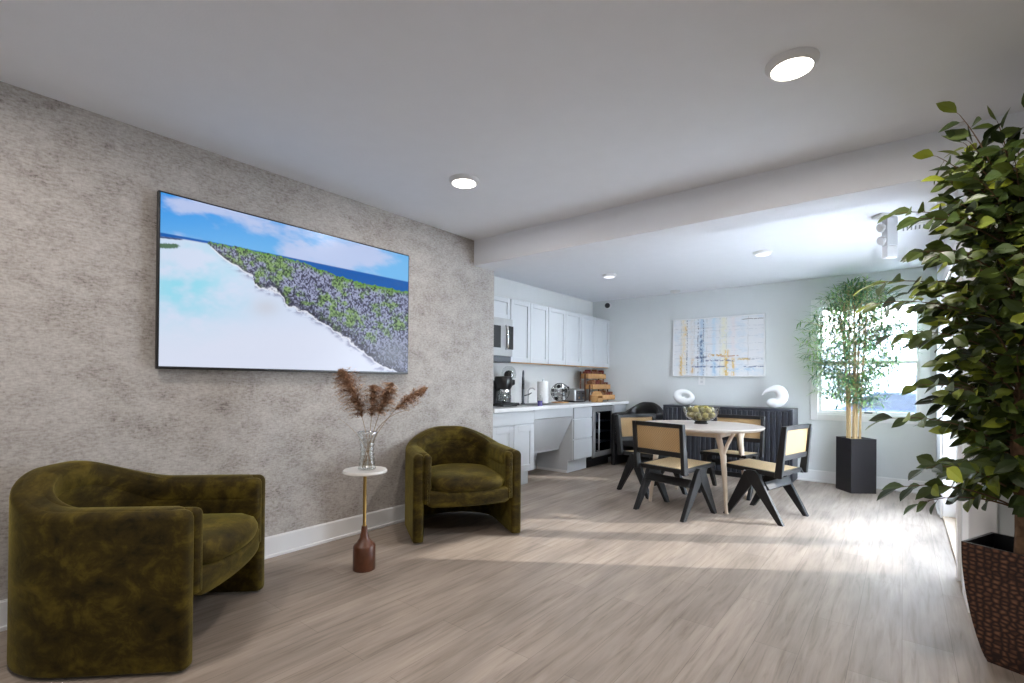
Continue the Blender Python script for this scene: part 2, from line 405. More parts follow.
struct('wall_rear', bm, M['white_wall'])
win = bpy.data.objects.new('fill_window', None); COL.objects.link(win); win['kind'] = 'structure'  # unseen window, added to let fill daylight into the sitting area
bm = new()
for x in (rx0, (rx0 + rx1) / 2 - 0.03, rx1 - 0.06): box(bm, x, x + 0.06, YN - 0.09, YN - 0.03, rz0, rz1)
for z in (rz0, rz1 - 0.06): box(bm, rx0, rx1, YN - 0.09, YN - 0.03, z, z + 0.06)
obj('window_frame', bm, M['trim'], win); obj('pane', B_(rx0, rx1, YN - 0.063, YN - 0.057, rz0, rz1), M['rear_glass'], win)

# baseboards (flat board plus a thin shoe)
def baseboard(name, x0, y0, x1, y1, nx, ny, h=0.135):
    bm = new(); t = 0.015
    def slab(tt, z0, z1):
        box(bm, min(x0, x1, x0 + nx * tt, x1 + nx * tt), max(x0, x1, x0 + nx * tt, x1 + nx * tt), min(y0, y1, y0 + ny * tt, y1 + ny * tt), max(y0, y1, y0 + ny * tt, y1 + ny * tt), z0, z1, 0.002, 1)
    slab(t, 0, h); slab(t + 0.012, 0, 0.02); slab(t * 0.6, h - 0.001, h + 0.006)
    return struct(name, bm, M['trim'])
baseboard('baseboard_left', -W, YN, -W, YB1, 1, 0)
baseboard('baseboard_back', -3.30, D, XR, D, 0, -1)
baseboard('baseboard_right', XR, D, XR, dy1 + 0.09, -1, 0)
baseboard('baseboard_return', XR + 0.12, YB0, XE, YB0, 0, -1)

# casing around the return corner, patio door
struct('trim_2', B_(XR - 0.01, XR + 0.10, YB0 - 0.02, YB1 + 0.0, 0, ZB - 0.001, 0.003, 1), M['trim'])
dr = bpy.data.objects.new('door_1', None); COL.objects.link(dr); dr['kind'] = 'structure'
bm = new()
for y0_, y1_ in ((dy1 - 0.0, dy1 + 0.085), (dy0 - 0.085, dy0)): box(bm, XR - 0.018, XR, y0_, y1_, 0, dz1 + 0.085, 0.003, 1)
box(bm, XR - 0.018, XR, dy0, dy1, dz1, dz1 + 0.085, 0.003, 1)
obj('door_casing', bm, M['trim'], dr)
bm = new()
box(bm, XR, XR + OUT, dy1 - 0.02, dy1, 0.02, dz1, 0.002, 1); box(bm, XR, XR + OUT, dy0, dy0 + 0.02, 0.02, dz1, 0.002, 1); box(bm, XR, XR + OUT, dy0 + .02, dy1 - .02, dz1 - 0.02, dz1)
obj('door_jamb', bm, M['trim'], dr)
obj('door_sill', B_(XR + 0.0, XR + OUT, dy0, dy1, 0.0, 0.02, 0.003, 1), M['lightwood'], dr)
ym = (dy0 + dy1) / 2
for a_, b_ in ((dy0 + 0.02, ym), (ym, dy1 - 0.02)):
    bm = new(); x0_, x1_ = XR + OUT - 0.05, XR + OUT - 0.005
    box(bm, x0_, x1_, a_, a_ + 0.1, 0.02, dz1 - 0.02, 0.003, 1); box(bm, x0_, x1_, b_ - 0.1, b_, 0.02, dz1 - 0.02, 0.003, 1)
    box(bm, x0_, x1_, a_ + 0.1, b_ - 0.1, 0.02, 0.24, 0.003, 1); box(bm, x0_, x1_, a_ + 0.1, b_ - 0.1, dz1 - 0.14, dz1 - 0.02, 0.003, 1)
    lf = obj('door_leaf', bm, M['trim'], dr)
    obj('pane', B_(x0_ + 0.02, x0_ + 0.026, a_ + 0.1, b_ - 0.1, 0.24, dz1 - 0.14), M['door_glass'], lf)
bm = new(); tube(bm, [(XR + OUT - 0.05, ym + 0.05, 1.0), (XR + OUT - 0.1, ym + 0.05, 1.0), (XR + OUT - 0.1, ym + 0.16, 1.0)], 0.01); obj('door_handle', bm, M['steel'], dr, True)

# back window: casing, double-hung sashes
wn_ = bpy.data.objects.new('window_1', None); COL.objects.link(wn_); wn_['kind'] = 'structure'
bm = new(); c = 0.075
box(bm, wx0 - c, wx0, D - 0.02, D, wz0 - c, wz1 + c, 0.003, 1); box(bm, wx1, wx1 + c, D - 0.02, D, wz0 - c, wz1 + c, 0.003, 1)
box(bm, wx0, wx1, D - 0.02, D, wz1, wz1 + c, 0.003, 1); box(bm, wx0, wx1, D - 0.02, D, wz0 - c, wz0, 0.003, 1)
obj('window_casing', bm, M['trim'], wn_)
bm = new(); box(bm, wx0, wx0 + 0.008, D, D + 0.14, wz0, wz1); box(bm, wx1 - 0.008, wx1, D, D + 0.14, wz0, wz1); box(bm, wx0, wx1, D, D + 0.14, wz1 - 0.02, wz1); box(bm, wx0, wx1, D, D + 0.14, wz0, wz0 + 0.02)
obj('window_frame', bm, M['trim'], wn_)
zm = 1.46
for k, (z0_, z1_, yy) in enumerate(((wz0 + 0.02, zm + 0.02, D + 0.04), (zm - 0.02, wz1 - 0.02, D + 0.08))):
    bm = new(); a_, b_ = wx0 + 0.008, wx1 - 0.008; t = 0.03
    box(bm, a_, a_ + t, yy, yy + 0.035, z0_, z1_, 0.002, 1); box(bm, b_ - t, b_, yy, yy + 0.035, z0_, z1_, 0.002, 1)
    box(bm, a_ + t, b_ - t, yy, yy + 0.035, z0_, z0_ + t, 0.002, 1); box(bm, a_ + t, b_ - t, yy, yy + 0.035, z1_ - t, z1_, 0.002, 1)
    sh = obj('sash', bm, M['trim'], wn_)
    obj('pane', B_(a_ + t, b_ - t, yy + 0.015, yy + 0.02, z0_ + t, z1_ - t), M['glass'], sh)
bm = new(); box(bm, -0.36, -0.28, D + 0.02, D + 0.04, wz0 + 0.025, wz0 + 0.045, 0.004, 2); obj('sash_lift', bm, M['gray_metal'], wn_)

# ------------------------------------------------------------------ outdoors
struct('exterior_ground', B_(-30, 40, D + 0.16, 60, -0.45, -0.35), M['asphalt'])
struct('exterior_ground', B_(XR + OUT + 0.01, 40, -10, D + 0.16, -0.45, -0.35), M['asphalt'])
bd = thing('house', 'pale sided house seen faintly across the lot through the back window', 'building', (1.5, 34, -0.35))
obj('wall', B_(-7, 7, 0, 8, 0, 3.0), M['siding'], bd)
bm = new(); prism(bm, [(-7.5, 3.0), (7.5, 3.0), (0, 5.4)], 'y', -0.4, 8.4); obj('roof', bm, M['siding'], bd)
for x in (-4.5, -1, 2.5):
    obj('window', B_(x, x + 1.1, -0.05, 0.0, 1.0, 2.2), M['carglass'], bd)
fn = thing('picket_fence', 'low white fence across the lot beyond the back window', 'fence', (0.6, 22, -0.35))
for i in range(9): obj('post', B_(-6 + i * 1.5, -5.9 + i * 1.5, 0, 0.1, 0, 1.1), M['siding'], fn)
bm = new()
for z in (0.35, 0.9): box(bm, -6, 6.1, -0.02, 0.0, z, z + 0.1)
obj('rail', bm, M['siding'], fn)
cr = thing('car', 'blue-grey car parked outside the back window', 'car', (0.35, 16.2, -0.35), 0.0)
bm = new()
prism(bm, [(-2.1, 0.28), (2.1, 0.28), (2.15, 0.62), (1.95, 0.82), (1.1, 0.92), (0.45, 1.36), (-0.9, 1.38), (-1.6, 0.95), (-2.1, 0.85)], 'y', -0.85, 0.85, 0.06)
obj('body', bm, M['carblue'], cr, True, 35)
bm = new(); prism(bm, [(0.95, 0.93), (0.4, 1.3), (-0.85, 1.32), (-1.35, 0.95)], 'y', -0.87, 0.87, 0.01); obj('side_window', bm, M['carglass'], cr)
for x in (-1.3, 1.3):
    for y in (-0.8, 0.8):
        bm = new(); lathe(bm, [(0, -0.1), (0.3, -0.1), (0.32, 0), (0.3, 0.1), (0, 0.1)], 24, mtx=Matrix.Translation((x, y, 0.32)) @ Matrix.Rotation(PI / 2, 4, 'X')); obj('wheel', bm, M['tyre'], cr, True, 40)

# ------------------------------------------------------------------ ceiling fittings
def ceiling_light(name, x, y, z, r, on, label, group, dim=False):
    t = thing(name, label, 'ceiling light', (x, y, z), 0, group)
    bm = new(); lathe(bm, [(0, 0), (r, 0), (r, -0.006), (r * 0.9, -0.022), (r * 0.78, -0.028), (r * 0.76, -0.024), (0, -0.024)], 48); obj('trim_ring', bm, M['trim'], t, True, 35)
    bm = new(); lathe(bm, [(0, -0.034), (r * 0.6, -0.033), (r * 0.755, -0.0265), (r * 0.755, -0.0245), (0, -0.0245)], 48); obj('diffuser', bm, M['lampoff'] if dim else M['lamp'], t, True, 50)
    if on:
        on = on * 1.15
        d = bpy.data.lights.new('lamp_light', 'AREA'); d.shape = 'DISK'; d.size = r * 1.4; d.energy = on; d.color = (1.0, 0.93, 0.875); d.spread = PI
        
        if dim: d.color = (0.92, 0.96, 1.0)  # added cool fill under the dining fixtures, which are off
        l = bpy.data.objects.new('lamp_light', d); COL.objects.link(l); l.parent = t; l.location = (0, 0, -0.04)
    return t
LG = 'lit ceiling lights of the sitting area'
ceiling_light('ceiling_light', -0.385, 2.415, ZC, 0.105, 8, 'lit round ceiling light, the nearer and larger one toward the right', LG)
ceiling_light('ceiling_light', -2.39, 2.435, ZC, 0.105, 5.5, 'lit round ceiling light near the textured wall, above the television corner', LG)
ceiling_light('ceiling_light', -2.3, 0.15, ZC, 0.105, 6.5, 'unseen round ceiling light added as fill above the near left armchair', LG)  # added out of view to brighten the left wall and near armchair
ceiling_light('ceiling_light', -0.385, 0.15, ZC, 0.105, 10, 'unseen round ceiling light added as fill over the near end of the room', LG)  # added out of view to brighten the near end of the room
DG = 'ceiling lights of the dining area'
ceiling_light('ceiling_light', -2.80, 5.38, ZD, 0.085, 3.5, 'unlit round ceiling light with added fill glow near the kitchen wall cabinets', DG, True)
ceiling_light('ceiling_light', -1.095, 5.34, ZD, 0.085, 3.5, 'unlit round ceiling light with added fill glow above the dining table side of the beam', DG, True)
t = thing('smoke_detector', 'small white smoke detector on the ceiling close to the back wall', 'smoke detector', (-2.54, 6.87, ZD))
bm = new(); lathe(bm, [(0, 0), (0.07, 0), (0.07, -0.015), (0.05, -0.03), (0, -0.032)], 24); obj('housing', bm, M['pvc'], t, True, 40)
bm = new(); lathe(bm, [(0.052, -0.026), (0.06, -0.021), (0.06, -0.019), (0.052, -0.022)], 24); obj('grille', bm, M['gray_metal'], t)
t = thing('security_camera', 'small black dome camera high in the corner above the wall cabinets', 'camera', (-3.68, D, 2.42))
bm = new(); lathe(bm, [(0, 0), (0.045, 0), (0.045, 0.03), (0.03, 0.035), (0, 0.035)], 24, mtx=Matrix.Rotation(PI / 2, 4, 'X')); obj('mount', bm, M['pvc'], t, True, 40)
bm = new(); bmesh.ops.create_uvsphere(bm, u_segments=20, v_segments=12, radius=0.042); bmesh.ops.translate(bm, vec=(0, -0.05, 0), verts=bm.verts); obj('lens', bm, M['plastic'], t, True)
# emergency light hanging from the dining ceiling
t = thing('emergency_light', 'white emergency light with two lamp heads hung under the dining ceiling by the beam', 'emergency light', (-0.12, 4.72, ZD), YAW)
obj('mounting_plate', B_(-0.06, 0.085, -0.05, 0.05, -0.02, 0, 0.005), M['graypvc'], t)
obj('body', B_(0.0, 0.085, -0.03, 0.03, -0.24, -0.02, 0.006), M['graypvc'], t)
obj('lens', B_(0.002, 0.083, -0.028, 0.028, -0.335, -0.242, 0.006), M['pvc'], t)
for x, z in ((-0.05, -0.09), (-0.045, -0.19)):
    bm = new(); lathe(bm, [(0, 0), (0.02, 0), (0.036, 0.03), (0.032, 0.04), (0, 0.045)], 20, mtx=Matrix.Translation((x + 0.05, 0, z)) @ Matrix.Rotation(-PI / 2 - 0.4, 4, 'Y')); obj('lamp_head', bm, M['pvc'], t, True, 40)
t = thing('ceiling_vent', 'white slotted air vent in the dining ceiling beside the leafy tree', 'vent', (0.10, 5.2, ZD), 0)
obj('frame', B_(-0.13, 0.13, -0.09, 0.09, -0.012, 0, 0.004), M['trim'], t)
for k in range(9): obj('slat', B_(-0.11 + k * 0.026, -0.10 + k * 0.026, -0.06, 0.06, -0.0135, -0.012), M['gray_metal'], t)

# ------------------------------------------------------------------ television
def homography(src, dst):
    A = []
    for (x, y), (u, v) in zip(src, dst):
        A.append([x, y, 1, 0, 0, 0, -u * x, -u * y, -u]); A.append([0, 0, 0, x, y, 1, -v * x, -v * y, -v])
    _, _, vt = np.linalg.svd(np.array(A, float)); return vt[-1].reshape(3, 3)
_rs = np.random.RandomState(3); _lat = _rs.rand(256, 256)
def vnoise(x, y):
    xi = np.floor(x).astype(int); yi = np.floor(y).astype(int); fx = x - xi; fy = y - yi
    fx = fx * fx * (3 - 2 * fx); fy = fy * fy * (3 - 2 * fy)
    g = lambda a, b: _lat[a % 256, b % 256]
    return (g(xi, yi) * (1 - fx) + g(xi + 1, yi) * fx) * (1 - fy) + (g(xi, yi + 1) * (1 - fx) + g(xi + 1, yi + 1) * fx) * fy
def fbm(x, y, o=5):
    s = 0; a = 0.5; t = 0
    for k in range(o): s = s + a * vnoise(x * 2 ** k + 17 * k, y * 2 ** k + 9 * k); t += a; a *= 0.55
    return s / t
def sstep(a, b, x):
    t = np.clip((x - a) / (b - a), 0, 1); return t * t * (3 - 2 * t)
def mixc(c0, c1, t): return c0 * (1 - t[..., None]) + c1 * t[..., None]
def C_(r, g, b): return np.array(lin((r, g, b)))
def tv_image(x, y):
    o = np.ones(x.shape + (3,))
    sky = mixc(o * C_(46, 150, 236), o * C_(120, 190, 244), np.clip((y - 60) / 220, 0, 1))
    cl = fbm(x / 130, (y - 0.25 * x) / 60)
    big = np.exp(-(((x - 230) / 150) ** 2 + ((y - 95 - 0.22 * (x - 230)) / 34) ** 2)) * 0.5 + np.exp(-(((x - 730) / 240) ** 2 + ((y - 255) / 50) ** 2)) * 0.35
    ct = sstep(0.50, 0.86, cl + big) * 0.9
    col = mixc(sky, o * C_(196, 208, 242), ct)
    hor = np.interp(x, [60, 235, 500, 920], [182, 212, 262, 345])
    sea = sstep(-2, 2, y - hor); col = mixc(col, o * C_(16, 92, 176), sea)
    sand = mixc(o * C_(214, 226, 248), o * C_(150, 222, 242), sstep(0.30, 0.62, fbm(x / 160 + 4, y / 90 + 2)) * np.exp(-((x - 150) / 190) ** 2) * np.exp(-((y - 370) / 150) ** 2) * 1.0)
    sand = mixc(sand, o * C_(226, 229, 246), sstep(430, 560, y) * 0.6)
    sand = mixc(sand, o * C_(206, 208, 218), np.exp(-(((x - 430) / 45) ** 2 + ((y - 440) / 30) ** 2)) * 0.7)
    btop = np.interp(x, [60, 150, 235, 350, 500, 560, 650, 750, 915], [196, 206, 220, 246, 276, 296, 328, 360, 392]); onb = sstep(-2, 3, y - btop); col = mixc(col, sand, onb)
    # vegetation strip
    jag = (fbm(x / 30, y / 30, 5) - 0.5) * 36
    coast = np.interp(x, [232, 300, 385, 392, 480, 500, 560, 640, 700, 760, 800, 860, 930], [222, 282, 325, 362, 382, 425, 452, 495, 540, 585, 622, 652, 700]) + jag * np.clip((x - 230) / 200, 0, 1)
    top = np.interp(x, [232, 350, 500, 560, 650, 750, 915], [214, 234, 264, 284, 316, 348, 378]) + (fbm(x / 12, y * 0 + 3, 3) - 0.5) * 12
    land = sstep(-1.5, 1.5, y - top) * sstep(-2, 2, coast - y) * (x > 230)
    n1 = fbm(x / 20, y / 17); n2 = fbm(x / 4 + 50, y / 5 + 8, 4); n3 = fbm(x / 70 + 9, y / 60)
    v = mixc(o * C_(76, 78, 108), o * C_(166, 172, 204), sstep(0.35, 0.68, n2))
    v = mixc(v, mixc(o * C_(74, 108, 50), o * C_(138, 172, 88), sstep(0.35, 0.65, n2)), sstep(0.50, 0.64, n1 * 0.55 + n3 * 0.45 + 0.06 * np.exp(-((y - top) / 22) ** 2) + 0.16 * np.exp(-(((x - 490) / 45) ** 2 + ((y - 310) / 40) ** 2)) + 0.05 * np.exp(-(((x - 620) / 90) ** 2 + ((y - 390) / 40) ** 2)) - 0.08 * sstep(480, 600, y)) * 0.85)
    v = mixc(v, o * C_(96, 158, 40), np.exp(-((y - top) / 10) ** 2) * sstep(0.35, 0.6, n2))
    v = mixc(v, o * C_(44, 46, 58), sstep(0.56, 0.70, 1 - n2) * 0.75)
    v = mixc(v, o * C_(40, 38, 56), np.exp(-((coast - y) / (8 + 30 * np.clip((x - 230) / 500, 0, 1))) ** 2) * sstep(0.15, 0.45, 1 - n2) * 0.95)
    v = mixc(v, o * C_(132, 138, 150), np.exp(-(((x - 870) / 60) ** 2 + ((y - 590) / 50) ** 2)) * 0.6)
    col = mixc(col, v, land)
    wv = np.exp(-((y - coast - 9) / 11) ** 2) * sstep(0.35, 0.6, fbm(x / 18, y / 9)) * (x > 240) * sstep(0, 120, x - 240)
    col = mixc(col, o * C_(132, 136, 168), wv * 0.75)
    col = mixc(col, o * C_(240, 242, 250), np.exp(-((y - coast - 2) / 3) ** 2) * (x > 240) * 0.8)
    isl = np.exp(-(((x - 92) / 46) ** 4 + ((y - 230 + 0 * x) / 11) ** 2)); col = mixc(col, o * C_(84, 116, 92), sstep(0.4, 0.7, isl + (n2 - 0.5) * 0.4))
    isl = np.exp(-(((x - 100) / 50) ** 4 + ((y - 200 - 0.1 * (x - 70)) / 4) ** 2)); col = mixc(col, o * C_(70, 90, 130), sstep(0.4, 0.7, isl))
    return np.clip(col, 0, 1)
tv = thing('television', 'large flat television showing a coastal beach, hung on the textured wall', 'television', (-W, 1.793, 1.757))
TW, TH = 1.79, 1.008
obj('mounting_bracket', B_(0, 0.035, -0.35, 0.35, -0.2, 0.2, 0.004), M['black'], tv)
bm = new(); box(bm, 0.03, 0.062, -TW / 2, TW / 2, -TH / 2, TH / 2, 0.004); obj('bezel', bm, M['black'], tv)
nu, nv_ = 520, 290
uu, vv = np.meshgrid(np.linspace(0, 1, nu), np.linspace(0, 1, nv_))
Hm = homography([(0, 0), (1, 0), (1, 1), (0, 1)], [(68, 42), (922, 256), (914, 658), (64, 645)])
w_ = Hm[2, 0] * uu + Hm[2, 1] * vv + Hm[2, 2]
px_ = (Hm[0, 0] * uu + Hm[0, 1] * vv + Hm[0, 2]) / w_; py_ = (Hm[1, 0] * uu + Hm[1, 1] * vv + Hm[1, 2]) / w_
cols = tv_image(px_, py_).reshape(-1, 3)
sw, sh_ = TW - 0.02, TH - 0.026
V = np.stack([np.full(uu.shape, 0.0635), (uu - 0.5) * sw, (0.5 - vv) * sh_ + 0.003], -1).reshape(-1, 3)
def grid_faces(a, b):
    idx = np.arange(a * b).reshape(b, a); return np.stack([idx[:-1, :-1], idx[1:, :-1], idx[1:, 1:], idx[:-1, 1:]], -1).reshape(-1, 4)
colored_mesh('screen', V.tolist(), grid_faces(nu, nv_).tolist(), cols, M['screen'], tv)

# ------------------------------------------------------------------ abstract painting
pt = thing('abstract_painting', 'wide abstract canvas with blue and ochre crossing lines on the back wall', 'painting', (-2.015, D, 1.703))
PW, PH = 1.185, 0.797
def painting(x, y):     # x,y in a 700 x 430 frame
    o = np.ones(x.shape + (3,)); col = o * C_(222, 222, 224)
    col = mixc(col, o * C_(206, 214, 222), sstep(0.45, 0.7, fbm(x / 60, y / 30)) * 0.7)
    def vline(c, cx, wd, cr_, st, y0=0, y1=430, fr=14, th=0.35):
        nn = sstep(th, th + 0.2, fbm(x / 9 + cx, y / fr + cx * 0.3, 3))
        m_ = np.exp(-((x - cx - (fbm(y / 40 + cx, x * 0 + 1) - 0.5) * 8) / wd) ** 2) * nn * sstep(y0 - 20, y0, y) * (1 - sstep(y1, y1 + 20, y))
        return mixc(c, o * C_(*cr_), np.clip(m_ * st, 0, 1))
    def hline(c, cy, wd, cr_, st, x0=0, x1=700, th=0.35):
        nn = sstep(th, th + 0.2, fbm(x / 14 + cy, y / 9 + cy * 0.3, 3))
        m_ = np.exp(-((y - cy - (fbm(x / 40 + cy, y * 0 + 1) - 0.5) * 10) / wd) ** 2) * nn * sstep(x0 - 20, x0, x) * (1 - sstep(x1, x1 + 20, x))
        return mixc(c, o * C_(*cr_), np.clip(m_ * st, 0, 1))
    for cx, wd, cc, st in ((85, 20, (226, 212, 186), .9), (230, 20, (176, 196, 214), .9), (325, 16, (196, 214, 226), .8), (400, 26, (226, 222, 200), .8), (470, 18, (226, 216, 216), .7), (150, 16, (214, 208, 204), .7)):
        col = vline(col, cx, wd, cc, st, th=0.25)
    for cy in (70, 95, 145, 195, 245, 300, 350): col = hline(col, cy, 2.0, (188, 190, 196), .8)
    for cy in (60, 120, 180, 250): col = hline(col, cy + 12, 1.6, (200, 180, 170), .6, 0, 330)
    for cx in (60, 170, 270, 372, 420, 580): col = vline(col, cx, 2.0, (180, 176, 170), .8)
    for cx, cc in ((110, (40, 44, 56)), (200, (54, 60, 78)), (242, (54, 66, 92))): col = vline(col, cx, 3.2, cc, 1.0, fr=7, th=0.4)
    col = vline(col, 225, 12, (70, 92, 130), .9, 130, 320); col = vline(col, 60, 11, (214, 176, 84), .9, 280, 430); col = vline(col, 155, 10, (206, 160, 80), .8, 310, 400)
    col = vline(col, 100, 9, (220, 180, 90), .8, 60, 110); col = vline(col, 422, 16, (218, 176, 70), .95, 250, 430); col = vline(col, 470, 12, (220, 184, 90), .9, 310, 430)
    col = hline(col, 278, 9, (190, 140, 44), 1.0, 290, 400); col = hline(col, 285, 4, (170, 110, 70), .9, 380, 500)
    col = hline(col, 312, 7, (198, 160, 60), .9, 515, 585); col = hline(col, 318, 6, (66, 80, 120), .9, 270, 470); col = hline(col, 312, 3, (70, 84, 110), .8, 590, 690)
    col = hline(col, 362, 5, (70, 92, 132), 1.0, 160, 400, 0.3); col = hline(col, 365, 4, (60, 84, 120), 1.0, 560, 690, 0.3); col = hline(col, 385, 12, (170, 196, 216), .8, 420, 620)
    col = hline(col, 22, 2.2, (90, 84, 60), 1.0, 545, 680, 0.2); col = vline(col, 330, 14, (150, 182, 208), .8, 340, 430); col = hline(col, 290, 8, (74, 80, 110), .8, 190, 260)
    return np.clip(col, 0, 1)
bm = new(); t_ = 0.014
box(bm, -PW / 2, PW / 2, -0.034, -0.028, -PH / 2, PH / 2)
for (a, b, c_, d) in ((-PW / 2 - t_, -PW / 2, -PH / 2 - t_, PH / 2 + t_), (PW / 2, PW / 2 + t_, -PH / 2 - t_, PH / 2 + t_), (-PW / 2, PW / 2, -PH / 2 - t_, -PH / 2), (-PW / 2, PW / 2, PH / 2, PH / 2 + t_)):
    box(bm, a, b, -0.045, -0.001, c_, d, 0.002, 1)
obj('frame', bm, M['trim'], pt)
nu, nv_ = 300, 190; uu, vv = np.meshgrid(np.linspace(0, 1, nu), np.linspace(0, 1, nv_))
cols = painting(uu * 690, vv * 430).reshape(-1, 3)
V = np.stack([(uu - 0.5) * PW, np.full(uu.shape, -0.036), (0.5 - vv) * PH], -1).reshape(-1, 3)
colored_mesh('canvas', V.tolist(), grid_faces(nu, nv_)[:, ::1].tolist(), cols, M['painting'], pt)
t = thing('power_outlet', 'white outlet plate just below the abstract painting', 'outlet', (-2.22, D, 1.245))
obj('plate', B_(-0.045, 0.045, -0.008, 0, -0.07, 0.07, 0.003), M['pvc'], t)
bm = new()
for z in (-0.025, 0.025): box(bm, -0.018, 0.018, -0.01, -0.008, z - 0.017, z + 0.017, 0.002, 1)
obj('socket', bm, M['graypvc'], t)

# ------------------------------------------------------------------ armchairs
def sweep_wall(bm, path, thick, z0, z1, r=0.03, er=0.03, capdir=(True, True)):
    """path: list of (x,y); z0,z1 functions of the 0..1 arc position"""
    P = [Vector((x, y)) for x, y in path]; L = [0]
    for a, b in zip(P, P[1:]): L.append(L[-1] + (b - a).length)
    tot = L[-1]; secs = []
    def tan(i): return (P[min(i + 1, len(P) - 1)] - P[max(i - 1, 0)]).normalized()
    for k in range(5):           # rounded start
        a = PI / 2 * k / 4 ; off = er * (1 - math.sin(a)); ins = er * (1 - math.sin(math.acos(max(0, 1 - math.sin(a))) if False else a))
        secs.append((0, er * (1 - math.sin(a)) * 1.0 - 0.0, er * (1 - math.sin(a)), P[0] + tan(0) * (er * (1 - math.cos(a)))))
    secs = []
    for k in range(5):
        a = PI / 2 * k / 4; secs.append((0.0, P[0] + tan(0) * er * (1 - math.sin(a)) * 0 + tan(0) * er * (1 - math.sin(a)) , er * (1 - math.cos(a)), tan(0)))
    secs = [(0.0, P[0] + tan(0) * er * (1 - math.cos(PI / 2 * k / 4)), er * (1 - math.sin(PI / 2 * k / 4)), tan(0)) for k in range(5)]
    for i in range(1, len(P) - 1): secs.append((L[i] / tot, P[i], 0.0, tan(i)))
    n = len(P) - 1
    secs += [(1.0, P[n] - tan(n) * er * (1 - math.cos(PI / 2 * k / 4)), er * (1 - math.sin(PI / 2 * k / 4)), tan(n)) for k in range(4, -1, -1)]
    g = bmesh.new(); rings = []
    for s, c, ins, t in secs:
        nrm = Vector((-t.y, t.x)); h = thick / 2 - ins * 0.8; a0 = z0(s) + ins * 0.3; a1 = z1(s) - ins; rr = min(r, h * 0.98); ring = []
        for cx, cz, st in ((h - rr, a1 - rr, 0), (-h + rr, a1 - rr, PI / 2)):
            for k in range(6):
                a = st + PI / 2 * k / 5; ring.append((cx + rr * math.cos(a), cz + rr * math.sin(a)))
        r2 = 0.012
        for cx, cz, st in ((-h + r2, a0 + r2, PI), (h - r2, a0 + r2, 1.5 * PI)):
            for k in range(3):
                a = st + PI / 2 * k / 2; ring.append((cx + r2 * math.cos(a), cz + r2 * math.sin(a)))
        rings.append([g.verts.new((c.x + nrm.x * u, c.y + nrm.y * u, v)) for u, v in ring])
    for A, B in zip(rings, rings[1:]):
        m_ = len(A)
        for k in range(m_): g.faces.new((A[k], A[(k + 1) % m_], B[(k + 1) % m_], B[k]))
    g.faces.new(rings[0]); g.faces.new(rings[-1][::-1])
    bmesh.ops.recalc_face_normals(g, faces=g.faces); join(bm, g)
def upath(hw, straight, depth, y0=0.0, n=40):
    pts = [(-hw, y0)]
    for k in range(1, 9): pts.append((-hw, y0 - (straight + y0) * k / 8))
    for k in range(1, n): a = PI * k / n; pts.append((-hw * abs(math.cos(a)) ** 0.85 * (1 if math.cos(a) > 0 else -1), -straight - (depth - straight) * abs(math.sin(a)) ** 0.85))
    for k in range(8, -1, -1): pts.append((hw, y0 - (straight + y0) * k / 8))
    return pts
